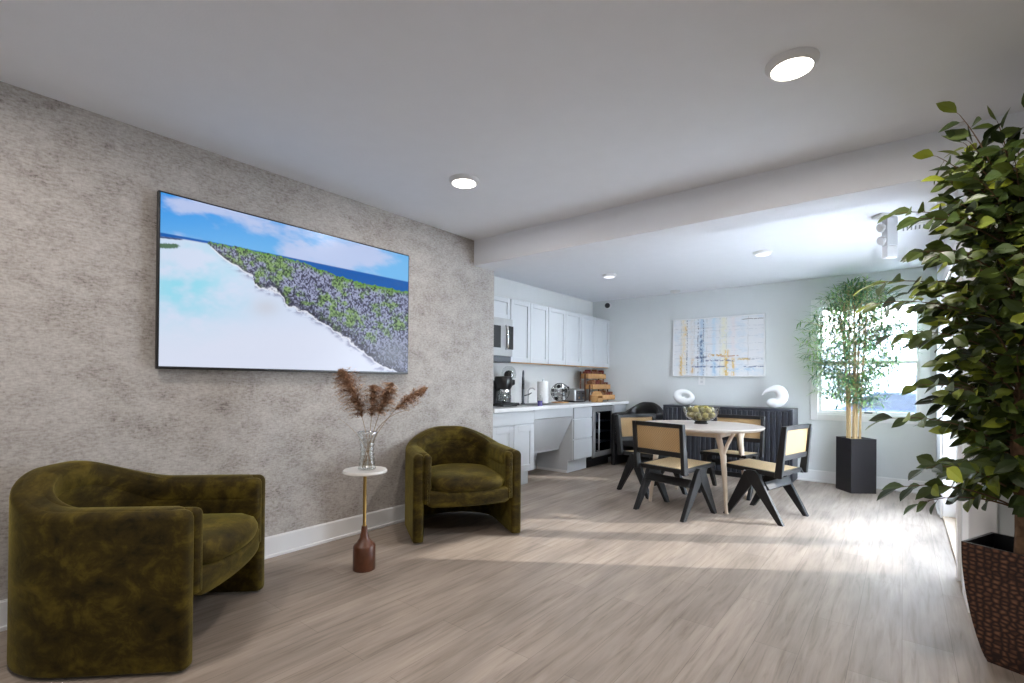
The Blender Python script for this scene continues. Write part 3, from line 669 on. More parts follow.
def armchair(name, label, group, loc, rz, mt, sc=1.0, cat='armchair'):
    t = thing(name, label, cat, loc, rz, group)
    T0, T1 = 0.078, 0.058; hw = 0.42
    ha, hb = 0.66, 0.79
    def top(s): return ha + (hb - ha) * float(sstep(0.23, 0.47, np.array(s)) * (1 - sstep(0.53, 0.77, np.array(s))))
    DP = 0.84
    bm = new(); sweep_wall(bm, upath(hw - T0 / 2, 0.44, DP - T0 / 2), T0, lambda s: 0.012, top, 0.036, 0.03); obj('outer_shell', bm, mt, t, True, 60)
    bm = new(); hi = hw - T0 - T1 / 2 + 0.004
    sweep_wall(bm, upath(hi, 0.44, DP - T0 - T1 / 2 + 0.004, 0.008), T1, lambda s: 0.29, lambda s: top(s) - 0.006, 0.028, 0.026); obj('inner_shell', bm, mt, t, True, 60)
    bm = new(); sweep_wall(bm, upath(hw - 0.068, 0.44, DP - 0.068, -0.03), 0.134, lambda s: top(s) - 0.12, lambda s: top(s) + 0.004, 0.052, 0.05); obj('top_roll', bm, mt, t, True, 60)
    # rounded apron bowed forward, running back under the seat
    bm = new(); g = bmesh.new(); hw2 = hi + T1 / 2 - 0.003; outl = [(-hw2, 0.385), (-hw2, 0.34)]
    for k in range(1, 7): a = PI / 2 * k / 6; outl.append((-hw2 + 0.075 * (1 - math.cos(a)), 0.34 - 0.075 * math.sin(a)))
    for k in range(1, 12): outl.append((-hw2 + 0.075 + (2 * hw2 - 0.15) * k / 12, 0.265))
    for k in range(6, -1, -1): a = PI / 2 * k / 6; outl.append((hw2 - 0.075 * (1 - math.cos(a)), 0.34 - 0.075 * math.sin(a)))
    outl.append((hw2, 0.385))
    for k in range(1, 14): outl.append((hw2 - 2 * hw2 * k / 14, 0.385))
    cxs, czs = 0.0, 0.325
    def bow(x): return 0.045 * (1 - (x / hw2) ** 2)
    rings = []
    for dy, insz in ((-0.55, 0.0), (-0.02, 0.0), (-0.008, 0.004), (0.0, 0.012), (0.004, 0.03)):
        ring = []
        for x, z in outl:
            dx, dz = x - cxs, z - czs; q = 1 - insz / 0.3; zz = czs + (dz) * (1 - insz / 0.06 * 0.9 if insz < 0.06 else 0.1)
            yb = dy + (bow(x) if dy > -0.3 else 0)
            ring.append(g.verts.new((x * q, yb, zz)))
        rings.append(ring)
    for A, B in zip(rings, rings[1:]):
        for k in range(len(A)): g.faces.new((A[k], A[(k + 1) % len(A)], B[(k + 1) % len(A)], B[k]))
    g.faces.new(rings[0]); g.faces.new(rings[-1][::-1]); bmesh.ops.recalc_face_normals(g, faces=g.faces); join(bm, g)
    obj('seat_frame', bm, mt, t, True, 50)
    # cushion
    g = bmesh.new(); hc = hi - T1 / 2 - 0.004; out = []
    for k in range(15): u = -1 + 2 * k / 14; out.append((u * hc, 0.055 * (1 - u * u) + 0.015 - 0.05 * abs(u) ** 8))
    for k in range(1, 5): out.append((hc, -0.035 - 0.37 * k / 4))
    for k in range(1, 16): a = PI * k / 16; out.append((hc * math.cos(a), -0.405 - 0.27 * math.sin(a)))
    for k in range(4, 0, -1): out.append((-hc, -0.035 - 0.37 * k / 4))
    cy = -0.28; rings = []
    for q, z in ((0.90, 0.378), (0.97, 0.385), (1.0, 0.412), (0.995, 0.435), (0.96, 0.462), (0.88, 0.478), (0.7, 0.488), (0.4, 0.494), (0.15, 0.496)):
        rings.append([g.verts.new((x * (q if q > .99 or True else 1), cy + (y - cy) * q, z)) for x, y in out])
    for A, B in zip(rings, rings[1:]):
        for k in range(len(A)): g.faces.new((A[k], A[(k + 1) % len(A)], B[(k + 1) % len(A)], B[k]))
    g.faces.new(rings[0]); g.faces.new(rings[-1][::-1]); bmesh.ops.recalc_face_normals(g, faces=g.faces); bm = new(); join(bm, g)
    obj('seat_cushion', bm, mt, t, True, 70)
    t.scale = sc if isinstance(sc, tuple) else (sc, sc, sc)
    return t
AG = 'olive velvet barrel armchairs'
# local +y is the chair's front
armchair('armchair', 'olive green velvet barrel armchair at the near left, its side toward the viewer', AG, (-2.56, 1.025, 0), math.radians(45 - 90), M['velvet'])
armchair('armchair', 'olive green velvet barrel armchair between the side table and the kitchen', AG, (-2.55, 2.69, 0), math.radians(-32 - 90), M['velvet'])
armchair('barrel_chair', 'black leather barrel chair in the back corner left of the slatted sideboard', None, (-2.97, 6.40, 0), math.radians(180), M['leather'], (0.76, 0.72, 1.15), 'chair')

# ------------------------------------------------------------------ side table, vase, pampas
tx, ty = -2.672, 1.852
t = thing('side_table', 'small round marble side table with brass stem and turned walnut base', 'side table', (tx, ty, 0))
bm = new(); lathe(bm, [(0, 0), (0.066, 0), (0.069, 0.004), (0.069, 0.148), (0.064, 0.158), (0.045, 0.175), (0.03, 0.20), (0.021, 0.235), (0.017, 0.275), (0, 0.275)], 40); obj('base', bm, M['walnut'], t, True, 40)
bm = new(); lathe(bm, [(0, 0.275), (0.013, 0.275), (0.0105, 0.285), (0.0105, 0.60), (0.02, 0.604), (0.02, 0.61), (0, 0.61)], 20); obj('stem', bm, M['brass'], t, True, 40)
bm = new(); lathe(bm, [(0, 0.61), (0.125, 0.61), (0.136, 0.616), (0.137, 0.624), (0.132, 0.632), (0, 0.632)], 56); obj('tabletop', bm, M['marble'], t, True, 40)
RV = Vector((math.cos(YAW), math.sin(YAW), 0)); FV = Vector((-math.sin(YAW), math.cos(YAW), 0))
vb = Vector((tx, ty, 0.633)) + RV * 0.012
prof = []
for k in range(0, 37):
    z = 0.004 + 0.232 * k / 36; u = k / 36
    r = 0.056 - 0.012 * math.sin(PI * min(1, u / 0.95)) + 0.012 * max(0, u - 0.75) / 0.25 + 0.0028 * math.sin(2 * PI * u * 8) - 0.004 * u
    prof.append((r, z))
inner = [(max(0.001, r - 0.003), z) for r, z in prof[::-1]]
vs_ = thing('glass_vase', 'ribbed clear glass vase on the round marble side table', 'vase', tuple(vb))
bm = new(); lathe(bm, [(0, 0)] + [(0.054, 0)] + prof + inner + [(0, 0.006)], 40); obj('vessel', bm, M['vessel'], vs_, True, 60)
bm = new(); lathe(bm, [(prof[-1][0] + 0.0015, 0.232), (prof[-1][0] + 0.0025, 0.236), (prof[-1][0], 0.2385), (prof[-1][0] - 0.003, 0.236)], 40); obj('rim', bm, M['chrome'], vs_, True)
def V3(u, z, d=0.0): return vb + RV * u + FV * d + Vector((0, 0, z - 0.633))
def plume(base, tip, mid, plume_from, L, wd, label, seed, group='dried pampas stems in the vase'):
    r = random.Random(seed); t = thing('pampas_stem', label, 'dried grass', tuple(base), 0, group)
    b0 = Vector(base); P0, P1, P2 = Vector((0, 0, 0)), Vector(mid) - b0, Vector(tip) - b0
    def q(s): return P0 * (1 - s) ** 2 + P1 * 2 * s * (1 - s) + P2 * s * s
    bm = new(); tube(bm, [q(s / 16) for s in range(17)], [0.0022 - 0.0014 * s / 16 for s in range(17)], 6); obj('stalk', bm, M['stem'], t, True)
    if not L: return t
    verts, faces, cols = [], [], []
    for i in range(L):
        s = plume_from + (1 - plume_from) * (i / L) ** 0.9; u = (s - plume_from) / (1 - plume_from)
        p = q(s); tg = (q(min(1, s + 0.02)) - q(s - 0.02)).normalized()
        env = math.sin(PI * min(1, (u * 0.9 + 0.12))) ** 0.6
        a = r.random() * 2 * PI; side = tg.orthogonal().normalized(); side = Matrix.Rotation(a, 3, tg) @ side
        ln = wd * env * (0.6 + 0.7 * r.random())
        d1 = (side * 0.85 + tg * (0.5 + 0.5 * r.random()) - Vector((0, 0, 0.25))).normalized()
        c0 = r.choice(((186, 150, 122), (168, 132, 106), (206, 174, 146), (146, 112, 90))); c0 = lin(c0)
        pts = [p]; cur = p.copy(); dd = d1.copy()
        for k in range(4): cur = cur + dd * ln / 4; dd = (dd - Vector((0, 0, 0.28))).normalized(); pts.append(cur.copy())
        wv = tg.cross(d1).normalized() * 0.0042
        for k in range(4):
            for h in range(5):
                bs = pts[k] + (pts[k + 1] - pts[k]) * r.random(); ang = r.random() * 2 * PI
                o_ = Vector((math.cos(ang), math.sin(ang), r.uniform(-0.9, 0.4))).normalized() * r.uniform(0.010, 0.024)
                n0 = len(verts); verts += [tuple(bs - wv * 0.5), tuple(bs + wv * 0.5), tuple(bs + o_ + wv * 0.3)]; faces.append((n0, n0 + 1, n0 + 2)); cols += [c0] * 3
            n0 = len(verts); w1 = wv * (1 - k / 5)
            verts += [tuple(pts[k] - w1), tuple(pts[k] + w1), tuple(pts[k + 1] + w1 * 0.8), tuple(pts[k + 1] - w1 * 0.8)]; faces.append((n0, n0 + 1, n0 + 2, n0 + 3)); cols += [c0] * 4
    colored_mesh('plume', verts, faces, np.array(cols), M['plume'], t)
    return t
plume(V3(0.015, 0.64), V3(-0.175, 1.27), V3(0.01, 0.98), 0.50, 420, 0.125, 'bushy brown pampas plume leaning to the far left of the vase', 1)
plume(V3(-0.01, 0.64), V3(0.035, 1.17, 0.02), V3(0.03, 0.95), 0.58, 260, 0.10, 'upright brown pampas plume rising from the middle of the vase', 2)
plume(V3(-0.02, 0.64), V3(0.155, 1.185, -0.02), V3(0.05, 0.95), 0.60, 260, 0.095, 'brown pampas plume tilted slightly right beside the middle one', 3)
plume(V3(-0.03, 0.64), V3(0.37, 1.155, 0.02), V3(0.09, 1.02), 0.62, 170, 0.065, 'slim brown pampas plume reaching far right toward the armchair', 4)
plume(V3(0.03, 0.64), V3(-0.19, 0.96), V3(0.0, 0.84), 0.5, 0, 0, 'bare thin dry stalk sticking out low on the left of the vase', 5, 'bare dry stalks in the vase')
plume(V3(-0.03, 0.64), V3(0.30, 1.02, -0.05), V3(0.03, 0.99), 0.5, 0, 0, 'bare thin dry stalk bending right below the slim plume', 6, 'bare dry stalks in the vase')

# ------------------------------------------------------------------ kitchen
XU, XF = -3.66, -3.37
def shaker(bm, x, y0, y1, z0, z1, fr=0.055, t=0.02, g=0.003):
    y0 += g; y1 -= g; z0 += g; z1 -= g
    box(bm, x, x + t, y0, y0 + fr, z0, z1, 0.0015, 1); box(bm, x, x + t, y1 - fr, y1, z0, z1, 0.0015, 1)
    box(bm, x, x + t, y0 + fr, y1 - fr, z0, z0 + fr, 0.0015, 1); box(bm, x, x + t, y0 + fr, y1 - fr, z1 - fr, z1, 0.0015, 1)
    box(bm, x, x + t * 0.35, y0 + fr * 0.9, y1 - fr * 0.9, z0 + fr * 0.9, z1 - fr * 0.9)
def slab_front(bm, x, y0, y1, z0, z1, t=0.02, g=0.003): box(bm, x, x + t, y0 + g, y1 - g, z0 + g, z1 - g, 0.002, 1)
UG = 'white wall cabinets'
def wall_cabinet(y0, y1, z0, z1, label, group=UG, nd=2):
    t = thing('wall_cabinet', label, 'cabinet', (XU - 0.02, y0, z0), 0, group); L = y1 - y0; H = z1 - z0; dp = XU - 0.02 + WK
    bm = new(); box(bm, -dp + 0.002, 0, 0.002, L - 0.002, 0.0, H, 0.001, 1); obj('body', bm, M['cab'], t)
    obj('light_rail', B_(-0.02, 0.0, 0.002, L - 0.002, -0.012, 0.0), M['birch'], t)
    for k in range(nd):
        bm = new(); shaker(bm, 0.0, L * k / nd, L * (k + 1) / nd, 0, H); obj('door', bm, M['cab'], t)
wall_cabinet(3.78, 4.538, 1.93, 2.19, 'short white wall cabinet directly above the microwave', None)
wall_cabinet(4.545, 5.335, 1.435, 2.19, 'white two-door wall cabinet right beside the microwave')
wall_cabinet(5.340, 6.185, 1.435, 2.19, 'white two-door wall cabinet in the middle of the row')
wall_cabinet(6.190, 7.055, 1.435, 2.19, 'white two-door wall cabinet at the far end of the row by the back wall')
mw = thing('microwave', 'stainless over-the-range microwave under the short wall cabinet', 'microwave', (-3.58, 3.78, 1.49))
obj('body', B_(-0.388, 0, 0, 0.70, 0, 0.435, 0.004), M['steel'], mw)
dd_ = obj('door', B_(0, 0.02, 0.0, 0.52, 0.0, 0.42, 0.003), M['steel'], mw)
obj('window', B_(0.019, 0.022, 0.04, 0.46, 0.09, 0.34), M['plastic'], dd_)
bm = new(); tube(bm, [(0.02, 0.55, 0.08), (0.05, 0.55, 0.09), (0.055, 0.55, 0.2), (0.05, 0.55, 0.34), (0.02, 0.55, 0.35)], 0.011); obj('handle', bm, M['chrome'], mw, True)
obj('control_panel', B_(0, 0.021, 0.59, 0.69, 0.08, 0.35, 0.002), M['plastic'], mw)
obj('bottom_grille', B_(-0.33, -0.005, 0.02, 0.68, -0.07, 0.0, 0.004), M['gray_metal'], mw)
# base cabinets
def toe(t, L, dp, z=0.165, inset=0.07):
    obj('toe_kick', B_(-dp, -inset, 0.0, L, 0, z), M['cab'], t)
dp = XF - 0.02 + WK
t = thing('base_cabinet', 'white base cabinet with two shaker doors next to the accent wall, under the coffee maker', 'cabinet', (XF - 0.02, 3.875, 0)); L = 0.765
obj('body', B_(-dp + .002, 0, 0, L, 0.165, 0.868), M['cab'], t); toe(t, L, dp - .002)
bm = new(); slab_front(bm, 0, 0, L, 0.715, 0.862); obj('drawer_front', bm, M['cab'], t)
for k in range(2): bm = new(); shaker(bm, 0, L * k / 2, L * (k + 1) / 2, 0.17, 0.71, 0.075); obj('door', bm, M['cab'], t)
t = thing('sink_panel', 'white apron and sloping removable panel under the sink, open knee space below', 'cabinet', (XF - 0.02, 4.643, 0)); L = 0.862
obj('apron', B_(-0.02, 0.015, 0.002, L - 0.002, 0.755, 0.868, 0.002), M['cab'], t)
bm = new(); prism(bm, [(0.0, 0.75), (0.018, 0.75), (-0.20, 0.32), (-0.218, 0.33)], 'y', 0.004, L - 0.006); obj('sloping_panel', bm, M['cab'], t)
bm = new(); box(bm, -0.24, -0.20, 0.004, L - 0.006, 0.30, 0.332); obj('bottom_rail', bm, M['cab'], t)
obj('back_panel', B_(-dp + 0.003, -dp + 0.02, 0.002, L - 0.002, 0.0, 0.868), M['cab'], t)
t = thing('drawer_cabinet', 'white base cabinet of three drawers left of the beverage cooler', 'cabinet', (XF - 0.02, 5.512, 0)); L = 0.49
obj('body', B_(-dp + .002, 0, 0, L, 0.165, 0.868), M['cab'], t); toe(t, L, dp - .002)
obj('shoe_molding', B_(-dp + 0.01, -0.075, -0.012, -0.0005, 0, 0.03), M['trim'], t)
for z0_, z1_ in ((0.17, 0.44), (0.445, 0.71), (0.715, 0.862)): bm = new(); slab_front(bm, 0, 0.01, L, z0_, z1_); obj('drawer', bm, M['cab'], t)
fr = thing('beverage_cooler', 'stainless beverage cooler with a glass door below the snack rack', 'refrigerator', (XF - 0.02, 6.008, 0)); L = 0.635
bm = new(); box(bm, -0.55, 0, 0.0, 0.02, 0.10, 0.862); box(bm, -0.55, 0, L - 0.02, L, 0.10, 0.862); box(bm, -0.55, 0, 0.02, L - 0.02, 0.842, 0.862); box(bm, -0.55, 0, 0.02, L - 0.02, 0.10, 0.13); box(bm, -0.57, -0.55, 0, L, 0.10, 0.862)
obj('body', bm, M['plastic'], fr)
bm = new(); F = 0.07
box(bm, 0.0, 0.035, 0.003, F, 0.15, 0.855, 0.003, 1); box(bm, 0.0, 0.035, L - F, L - 0.003, 0.15, 0.855, 0.003, 1); box(bm, 0, 0.035, F, L - F, 0.15, 0.15 + F, 0.003, 1); box(bm, 0, 0.035, F, L - F, 0.855 - F, 0.855, 0.003, 1)
fd = obj('door', bm, M['steel'], fr); obj('glass_pane', B_(0.012, 0.018, F, L - F, 0.15 + F, 0.855 - F), M['fridgeglass'], fd)
bm = new(); tube(bm, [(0.035, 0.11, 0.24), (0.065, 0.11, 0.24), (0.065, 0.11, 0.77), (0.035, 0.11, 0.77)], 0.01); obj('handle', bm, M['steel'], fr, True)
for z in (0.33, 0.48, 0.63): obj('shelf', B_(-0.5, -0.01, 0.03, L - 0.03, z, z + 0.012), M['steel'], fr)
obj('plinth', B_(-0.5, -0.06, 0.01, L - 0.01, 0.0, 0.10), M['black'], fr)
for k, (yy, zz, mm, lb) in enumerate(((0.16, 0.642, 'brownfoil', 'brown drink can on the upper shelf of the beverage cooler'), (0.24, 0.642, 'pvc', 'white drink can on the upper shelf of the beverage cooler'), (0.16, 0.132, 'birch', 'amber drink can at the bottom of the beverage cooler'))):
    c_ = thing('drink_can', lb, 'can', (XF - 0.09, 6.008 + yy, zz + 0.0)); bm = new(); lathe(bm, [(0, 0), (0.028, 0), (0.033, 0.008), (0.033, 0.105), (0.026, 0.12), (0, 0.12)], 20); obj('can_body', bm, M[mm], c_, True, 40)
    bm = new(); lathe(bm, [(0, 0.1201), (0.025, 0.1201), (0.026, 0.123), (0.024, 0.1225), (0, 0.1215)], 20); obj('lid', bm, M['steel'], c_)
t = thing('drawer_cabinet', 'narrow white three-drawer base cabinet right of the beverage cooler at the back wall', 'cabinet', (XF - 0.02, 6.648, 0)); L = 0.408
obj('body', B_(-dp + .002, 0, 0, L, 0.165, 0.868), M['cab'], t); toe(t, L, dp - .002)
for z0_, z1_ in ((0.17, 0.44), (0.445, 0.71), (0.715, 0.862)): bm = new(); slab_front(bm, 0, 0, L, z0_, z1_); obj('drawer', bm, M['cab'], t)
# worktop with a hole for the sink
bm = new(); sx0, sx1, sy0, sy1 = -3.82, -3.44, 4.72, 5.40; x0_, x1_, y0_, y1_ = -WK + .001, -3.325, 3.87, D - .001
box(bm, x0_, sx0, y0_, y1_, 0.872, 0.91); box(bm, sx1, x1_, y0_, y1_, 0.872, 0.91); box(bm, sx0, sx1, y0_, sy0, 0.872, 0.91); box(bm, sx0, sx1, sy1, y1_, 0.872, 0.91)
tag(obj('countertop', bm, M['counter']), 'long white quartz kitchen worktop over the base cabinets', 'countertop')
t = thing('kitchen_sink', 'stainless sink set into the white kitchen worktop', 'sink', (0, 0, 0))
bm = new(); box(bm, sx0 - .01, sx1 + .01, sy0 - .01, sy0 + .006, 0.911, 0.914); box(bm, sx0 - .01, sx1 + .01, sy1 - .006, sy1 + .01, 0.911, 0.914); box(bm, sx0 - .01, sx0 + .006, sy0, sy1, 0.911, 0.914); box(bm, sx1 - .006, sx1 + .01, sy0, sy1, 0.911, 0.914); obj('rim', bm, M['steel'], t)
bm = new(); z = 0.79
box(bm, sx0, sx1, sy0, sy1, z, z + .005); box(bm, sx0, sx0 + .004, sy0, sy1, z, .911); box(bm, sx1 - .004, sx1, sy0, sy1, z, .911); box(bm, sx0, sx1, sy0, sy0 + .004, z, .911); box(bm, sx0, sx1, sy1 - .004, sy1, z, .911); obj('basin', bm, M['steel'], t)
KZ = 0.912
t = thing('faucet', 'tall dark chrome kitchen faucet behind the sink', 'faucet', (-3.80, 4.98, KZ), math.radians(-52))
bm = new(); lathe(bm, [(0, 0), (0.028, 0), (0.028, 0.01), (0.017, 0.02), (0.017, 0.34), (0, 0.34)], 16); obj('base', bm, M['gray_metal'], t, True, 40)
bm = new(); tube(bm, [(0, 0, 0.33), (0, 0, 0.38), (0.02, 0, 0.41), (0.06, 0, 0.42), (0.1, 0, 0.39), (0.11, 0, 0.33), (0.11, 0, 0.25)], 0.012, 10); obj('spout', bm, M['gray_metal'], t, True)
bm = new(); tube(bm, [(0.11, 0, 0.26), (0.11, 0, 0.19)], 0.018, 12); obj('spray_head', bm, M['plastic'], t, True, 50)
bm = new(); tube(bm, [(0, 0, 0.1), (0, 0.06, 0.12)], 0.007, 8); obj('lever', bm, M['gray_metal'], t, True, 50)
t = thing('water_tap', 'short chrome filtered-water tap right of the tall faucet', 'faucet', (-3.87, 5.18, KZ))
bm = new(); tube(bm, [(0, 0, 0), (0, 0, 0.17), (0.02, 0.02, 0.2), (0.05, 0.05, 0.2), (0.06, 0.06, 0.18)], 0.008, 8); obj('spout', bm, M['chrome'], t, True)
bm = new(); tube(bm, [(0, 0, 0.11), (0.02, 0.05, 0.14)], 0.007, 8); obj('lever', bm, M['plastic'], t, True)
# coffee maker
t = thing('coffee_maker', 'black drip coffee maker with glass carafe beside the accent wall corner', 'coffee maker', (-3.65, 4.38, KZ))
obj('base', B_(-0.13, 0.13, -0.13, 0.13, 0, 0.035, 0.01), M['plastic'], t)
obj('column', B_(-0.13, -0.04, -0.12, 0.12, 0.03, 0.30, 0.012), M['plastic'], t)
bm = new(); lathe(bm, [(0, 0.2), (0.085, 0.2), (0.1, 0.23), (0.105, 0.33), (0.095, 0.345), (0, 0.35)], 28, cx=0.02); obj('brew_basket', bm, M['plastic'], t, True, 40)
bm = new(); lathe(bm, [(0, 0.04), (0.07, 0.04), (0.085, 0.07), (0.085, 0.12), (0.06, 0.175), (0.06, 0.19), (0.058, 0.19), (0.058, 0.175), (0.082, 0.12), (0.082, 0.07), (0.068, 0.043), (0, 0.043)], 28, cx=0.03); cf = obj('carafe', bm, M['vessel'], t, True, 40)
bm = new(); tube(bm, [(0.03, -0.06, 0.18), (0.03, -0.125, 0.17), (0.03, -0.125, 0.08), (0.03, -0.08, 0.07)], 0.009); obj('handle', bm, M['plastic'], cf, True)
bm = new(); lathe(bm, [(0.0605, 0.165), (0.064, 0.165), (0.064, 0.192), (0.0605, 0.192)], 28, cx=0.03); obj('band', bm, M['chrome'], cf, True, 40)
t = thing('water_dispenser', 'black single-serve brewer with a clear domed top right of the drip coffee maker', 'coffee maker', (-3.77, 4.65, KZ))
obj('base', B_(-0.08, 0.12, -0.07, 0.07, 0, 0.03, 0.01), M['plastic'], t)
bm = new(); prism(bm, [(-0.08, 0.02), (0.0, 0.02), (-0.01, 0.22), (0.06, 0.25), (0.06, 0.31), (-0.08, 0.32)], 'y', -0.055, 0.055, 0.012); obj('column', bm, M['plastic'], t, True, 40)
bm = new(); bmesh.ops.create_uvsphere(bm, u_segments=20, v_segments=12, radius=0.06); bmesh.ops.translate(bm, vec=(0, 0, 0.365), verts=bm.verts); obj('hopper', bm, M['plastic'], t, True)
bm = new(); lathe(bm, [(0.085, 0.33), (0.092, 0.38), (0.075, 0.44), (0.04, 0.47), (0, 0.475)], 24); obj('dome', bm, M['vessel'], t, True)
# paper towels, soap
t = thing('paper_towel_roll', 'white paper towel roll on a holder right of the faucet', 'paper towel', (-3.66, 5.20 + 0.02, KZ))
bm = new(); lathe(bm, [(0, 0), (0.085, 0), (0.085, 0.01), (0.0, 0.012)], 28); obj('stand', bm, M['chrome'], t, True, 40)
bm = new(); lathe(bm, [(0.02, 0.013), (0.072, 0.013), (0.074, 0.02), (0.074, 0.285), (0.072, 0.29), (0.02, 0.29), (0.02, 0.013)], 32); obj('roll', bm, M['paper'], t, True, 40)
bm = new(); lathe(bm, [(0, 0.012), (0.006, 0.012), (0.006, 0.30), (0.012, 0.305), (0.012, 0.315), (0, 0.32)], 12); obj('rod', bm, M['chrome'], t, True, 40)
t = thing('soap_bottle', 'small clear soap bottle with purple liquid at the sink edge', 'bottle', (-3.405, 4.80, KZ))
bm = new(); lathe(bm, [(0, 0), (0.028, 0), (0.03, 0.01), (0.03, 0.06), (0, 0.06)], 20); obj('liquid', bm, M['purple'], t, True, 40)
bm = new(); lathe(bm, [(0.0305, 0.0), (0.0315, 0.01), (0.0315, 0.09), (0.012, 0.11), (0.012, 0.13), (0, 0.13)], 20); obj('bottle_body', bm, M['vessel'], t, True, 40)
bm = new(); tube(bm, [(0, 0, 0.13), (0, 0, 0.16), (0.03, 0, 0.16)], 0.006); obj('pump', bm, M['pvc'], t, True)
# coffee-pod carousel
t = thing('pod_carousel', 'round coffee pod carousel packed with silver pods between paper towels and toaster', 'pod holder', (-3.72, 5.72, KZ))
bm = new(); lathe(bm, [(0, 0), (0.12, 0), (0.12, 0.012), (0, 0.014)], 32); obj('base', bm, M['birch'], t, True, 40)
bm = new()
for a in range(3):
    aa = a * PI / 3 + 0.3; tube(bm, [(0.13 * math.cos(aa) * math.cos(k * 2 * PI / 28), 0.13 * math.sin(aa) * math.cos(k * 2 * PI / 28), 0.145 + 0.125 * math.sin(k * 2 * PI / 28)) for k in range(29)], 0.004, 6)
obj('wire_rack', bm, M['plastic'], t, True)
for zc in (0.06, 0.115, 0.17, 0.225):
    for k in range(9):
        a = 2 * PI * k / 9 + zc * 7; r_ = math.sqrt(max(0.002, 0.118 ** 2 - (zc - 0.142) ** 2))
        mx_ = Matrix.Translation((r_ * math.cos(a) * 0.92, r_ * math.sin(a) * 0.92, zc)) @ Matrix.Rotation(a, 4, 'Z') @ Matrix.Rotation(PI / 2, 4, 'Y')
        bm = new(); lathe(bm, [(0, -0.03), (0.016, -0.03), (0.023, 0.006), (0.026, 0.008), (0, 0.01)], 14, mtx=mx_)
        obj('pod', bm, M['steel'] if (k + int(zc * 100)) % 3 else M['plastic'], t, True, 40)
# toaster
t = thing('toaster', 'chrome two-slot toaster between the pod carousel and the snack rack', 'toaster', (-3.72, 6.10, KZ))
bm = new(); box(bm, -0.1, 0.1, -0.14, 0.14, 0.012, 0.19, 0.028, 4); obj('housing', bm, M['steel'], t, True, 50)
obj('base', B_(-0.095, 0.095, -0.145, 0.145, 0, 0.022, 0.004), M['plastic'], t)
for x in (-0.035, 0.035): obj('slot', B_(x - 0.014, x + 0.014, -0.1, 0.1, 0.189, 0.1915), M['plastic'], t)
obj('front_panel', B_(0.099, 0.103, -0.12, 0.12, 0.03, 0.165, 0.002), M['gray_metal'], t)
for y in (-0.06, 0.06):
    obj('lever', B_(0.101, 0.125, y - 0.02, y + 0.02, 0.12, 0.135, 0.004), M['plastic'], t)
    bm = new(); lathe(bm, [(0, 0), (0.016, 0), (0.014, 0.014), (0, 0.015)], 16, mtx=Matrix.Translation((0.103, y, 0.065)) @ Matrix.Rotation(PI / 2, 4, 'Y')); obj('knob', bm, M['chrome'], t, True, 40)
t = thing('power_outlet', 'white outlet plate with a plugged cord on the kitchen wall above the toaster', 'outlet', (-WK, 6.30, 1.14))
obj('plate', B_(0, 0.008, -0.04, 0.04, -0.06, 0.06, 0.003), M['pvc'], t)
obj('plug', B_(0.008, 0.03, -0.012, 0.012, -0.035, -0.01, 0.003), M['plastic'], t)
bm = new(); tube(bm, [(0.03, 0, -0.022), (0.045, 0, -0.06), (0.03, -0.02, -0.15), (0.06, -0.06, -0.21)], 0.003); obj('cord', bm, M['plastic'], t, True)
# tiered snack rack
t = thing('snack_rack', 'three-tier wooden snack rack stepping back on the worktop by the back wall', 'rack', (-3.70, 6.72, KZ))
tiers = [(0.10, 0.02), (0.02, 0.18), (-0.06, 0.34)]
for x, z in tiers:
    bm = new()
    box(bm, x - 0.07, x + 0.07, -0.28, 0.28, z, z + 0.01); box(bm, x + 0.06, x + 0.07, -0.28, 0.28, z, z + 0.075, 0.002, 1); box(bm, x - 0.07, x - 0.06, -0.28, 0.28, z, z + 0.075, 0.002, 1)
    box(bm, x - 0.07, x + 0.07, -0.28, -0.27, z, z + 0.075); box(bm, x - 0.07, x + 0.07, 0.27, 0.28, z, z + 0.075)
    obj('tray', bm, M['birch'], t)
for y in (-0.29, 0.28):
    bm = new()
    for xx, za, zb in ((0.04, 0.0, 0.25), (-0.04, 0.0, 0.41), (-0.12, 0.0, 0.45)): box(bm, xx - 0.01, xx + 0.01, y, y + 0.01, za, zb)
    obj('side_post', bm, M['walnut'], t)
rs = random.Random(11); k = 0
for (x, z), nm in zip(tiers, ('bottom', 'middle', 'top')):
    for i in range(8):
        yy = -0.235 + i * 0.067
        bm = new(); box(bm, -0.045, 0.045, -0.028, 0.028, 0, 0.095 + rs.random() * 0.04, 0.01, 2)
        o = obj('snack_pack', bm, M['redfoil'] if rs.random() < 0.55 else M['brownfoil']); o.location = (-3.70 + x, 6.72 + yy, KZ + z + 0.011); o.rotation_euler = (rs.uniform(-.12, .12), 0, rs.uniform(-.1, .1))
        tag(o, 'dark wrapped snack standing in the %s tray of the wooden snack rack' % nm, 'snack', 'snacks in the %s tray' % nm)
t = thing('wooden_basket', 'small honey-coloured wooden house-shaped holder in front of the snack rack', 'holder', (-3.46, 6.30, KZ))
bm = new(); box(bm, -0.05, 0.05, -0.08, 0.08, 0, 0.012, 0.002, 1); box(bm, -0.05, 0.05, -0.08, -0.07, 0, 0.09); box(bm, -0.05, 0.05, 0.07, 0.08, 0, 0.09); box(bm, 0.042, 0.05, -0.08, 0.08, 0.012, 0.06); box(bm, -0.05, -0.042, -0.08, 0.08, 0.012, 0.09); obj('box', bm, M['birch'], t)
bm = new(); prism(bm, [(-0.09, 0.09), (0.09, 0.09), (0.0, 0.16)], 'x', -0.05, 0.05); obj('roof', bm, M['birch'], t)

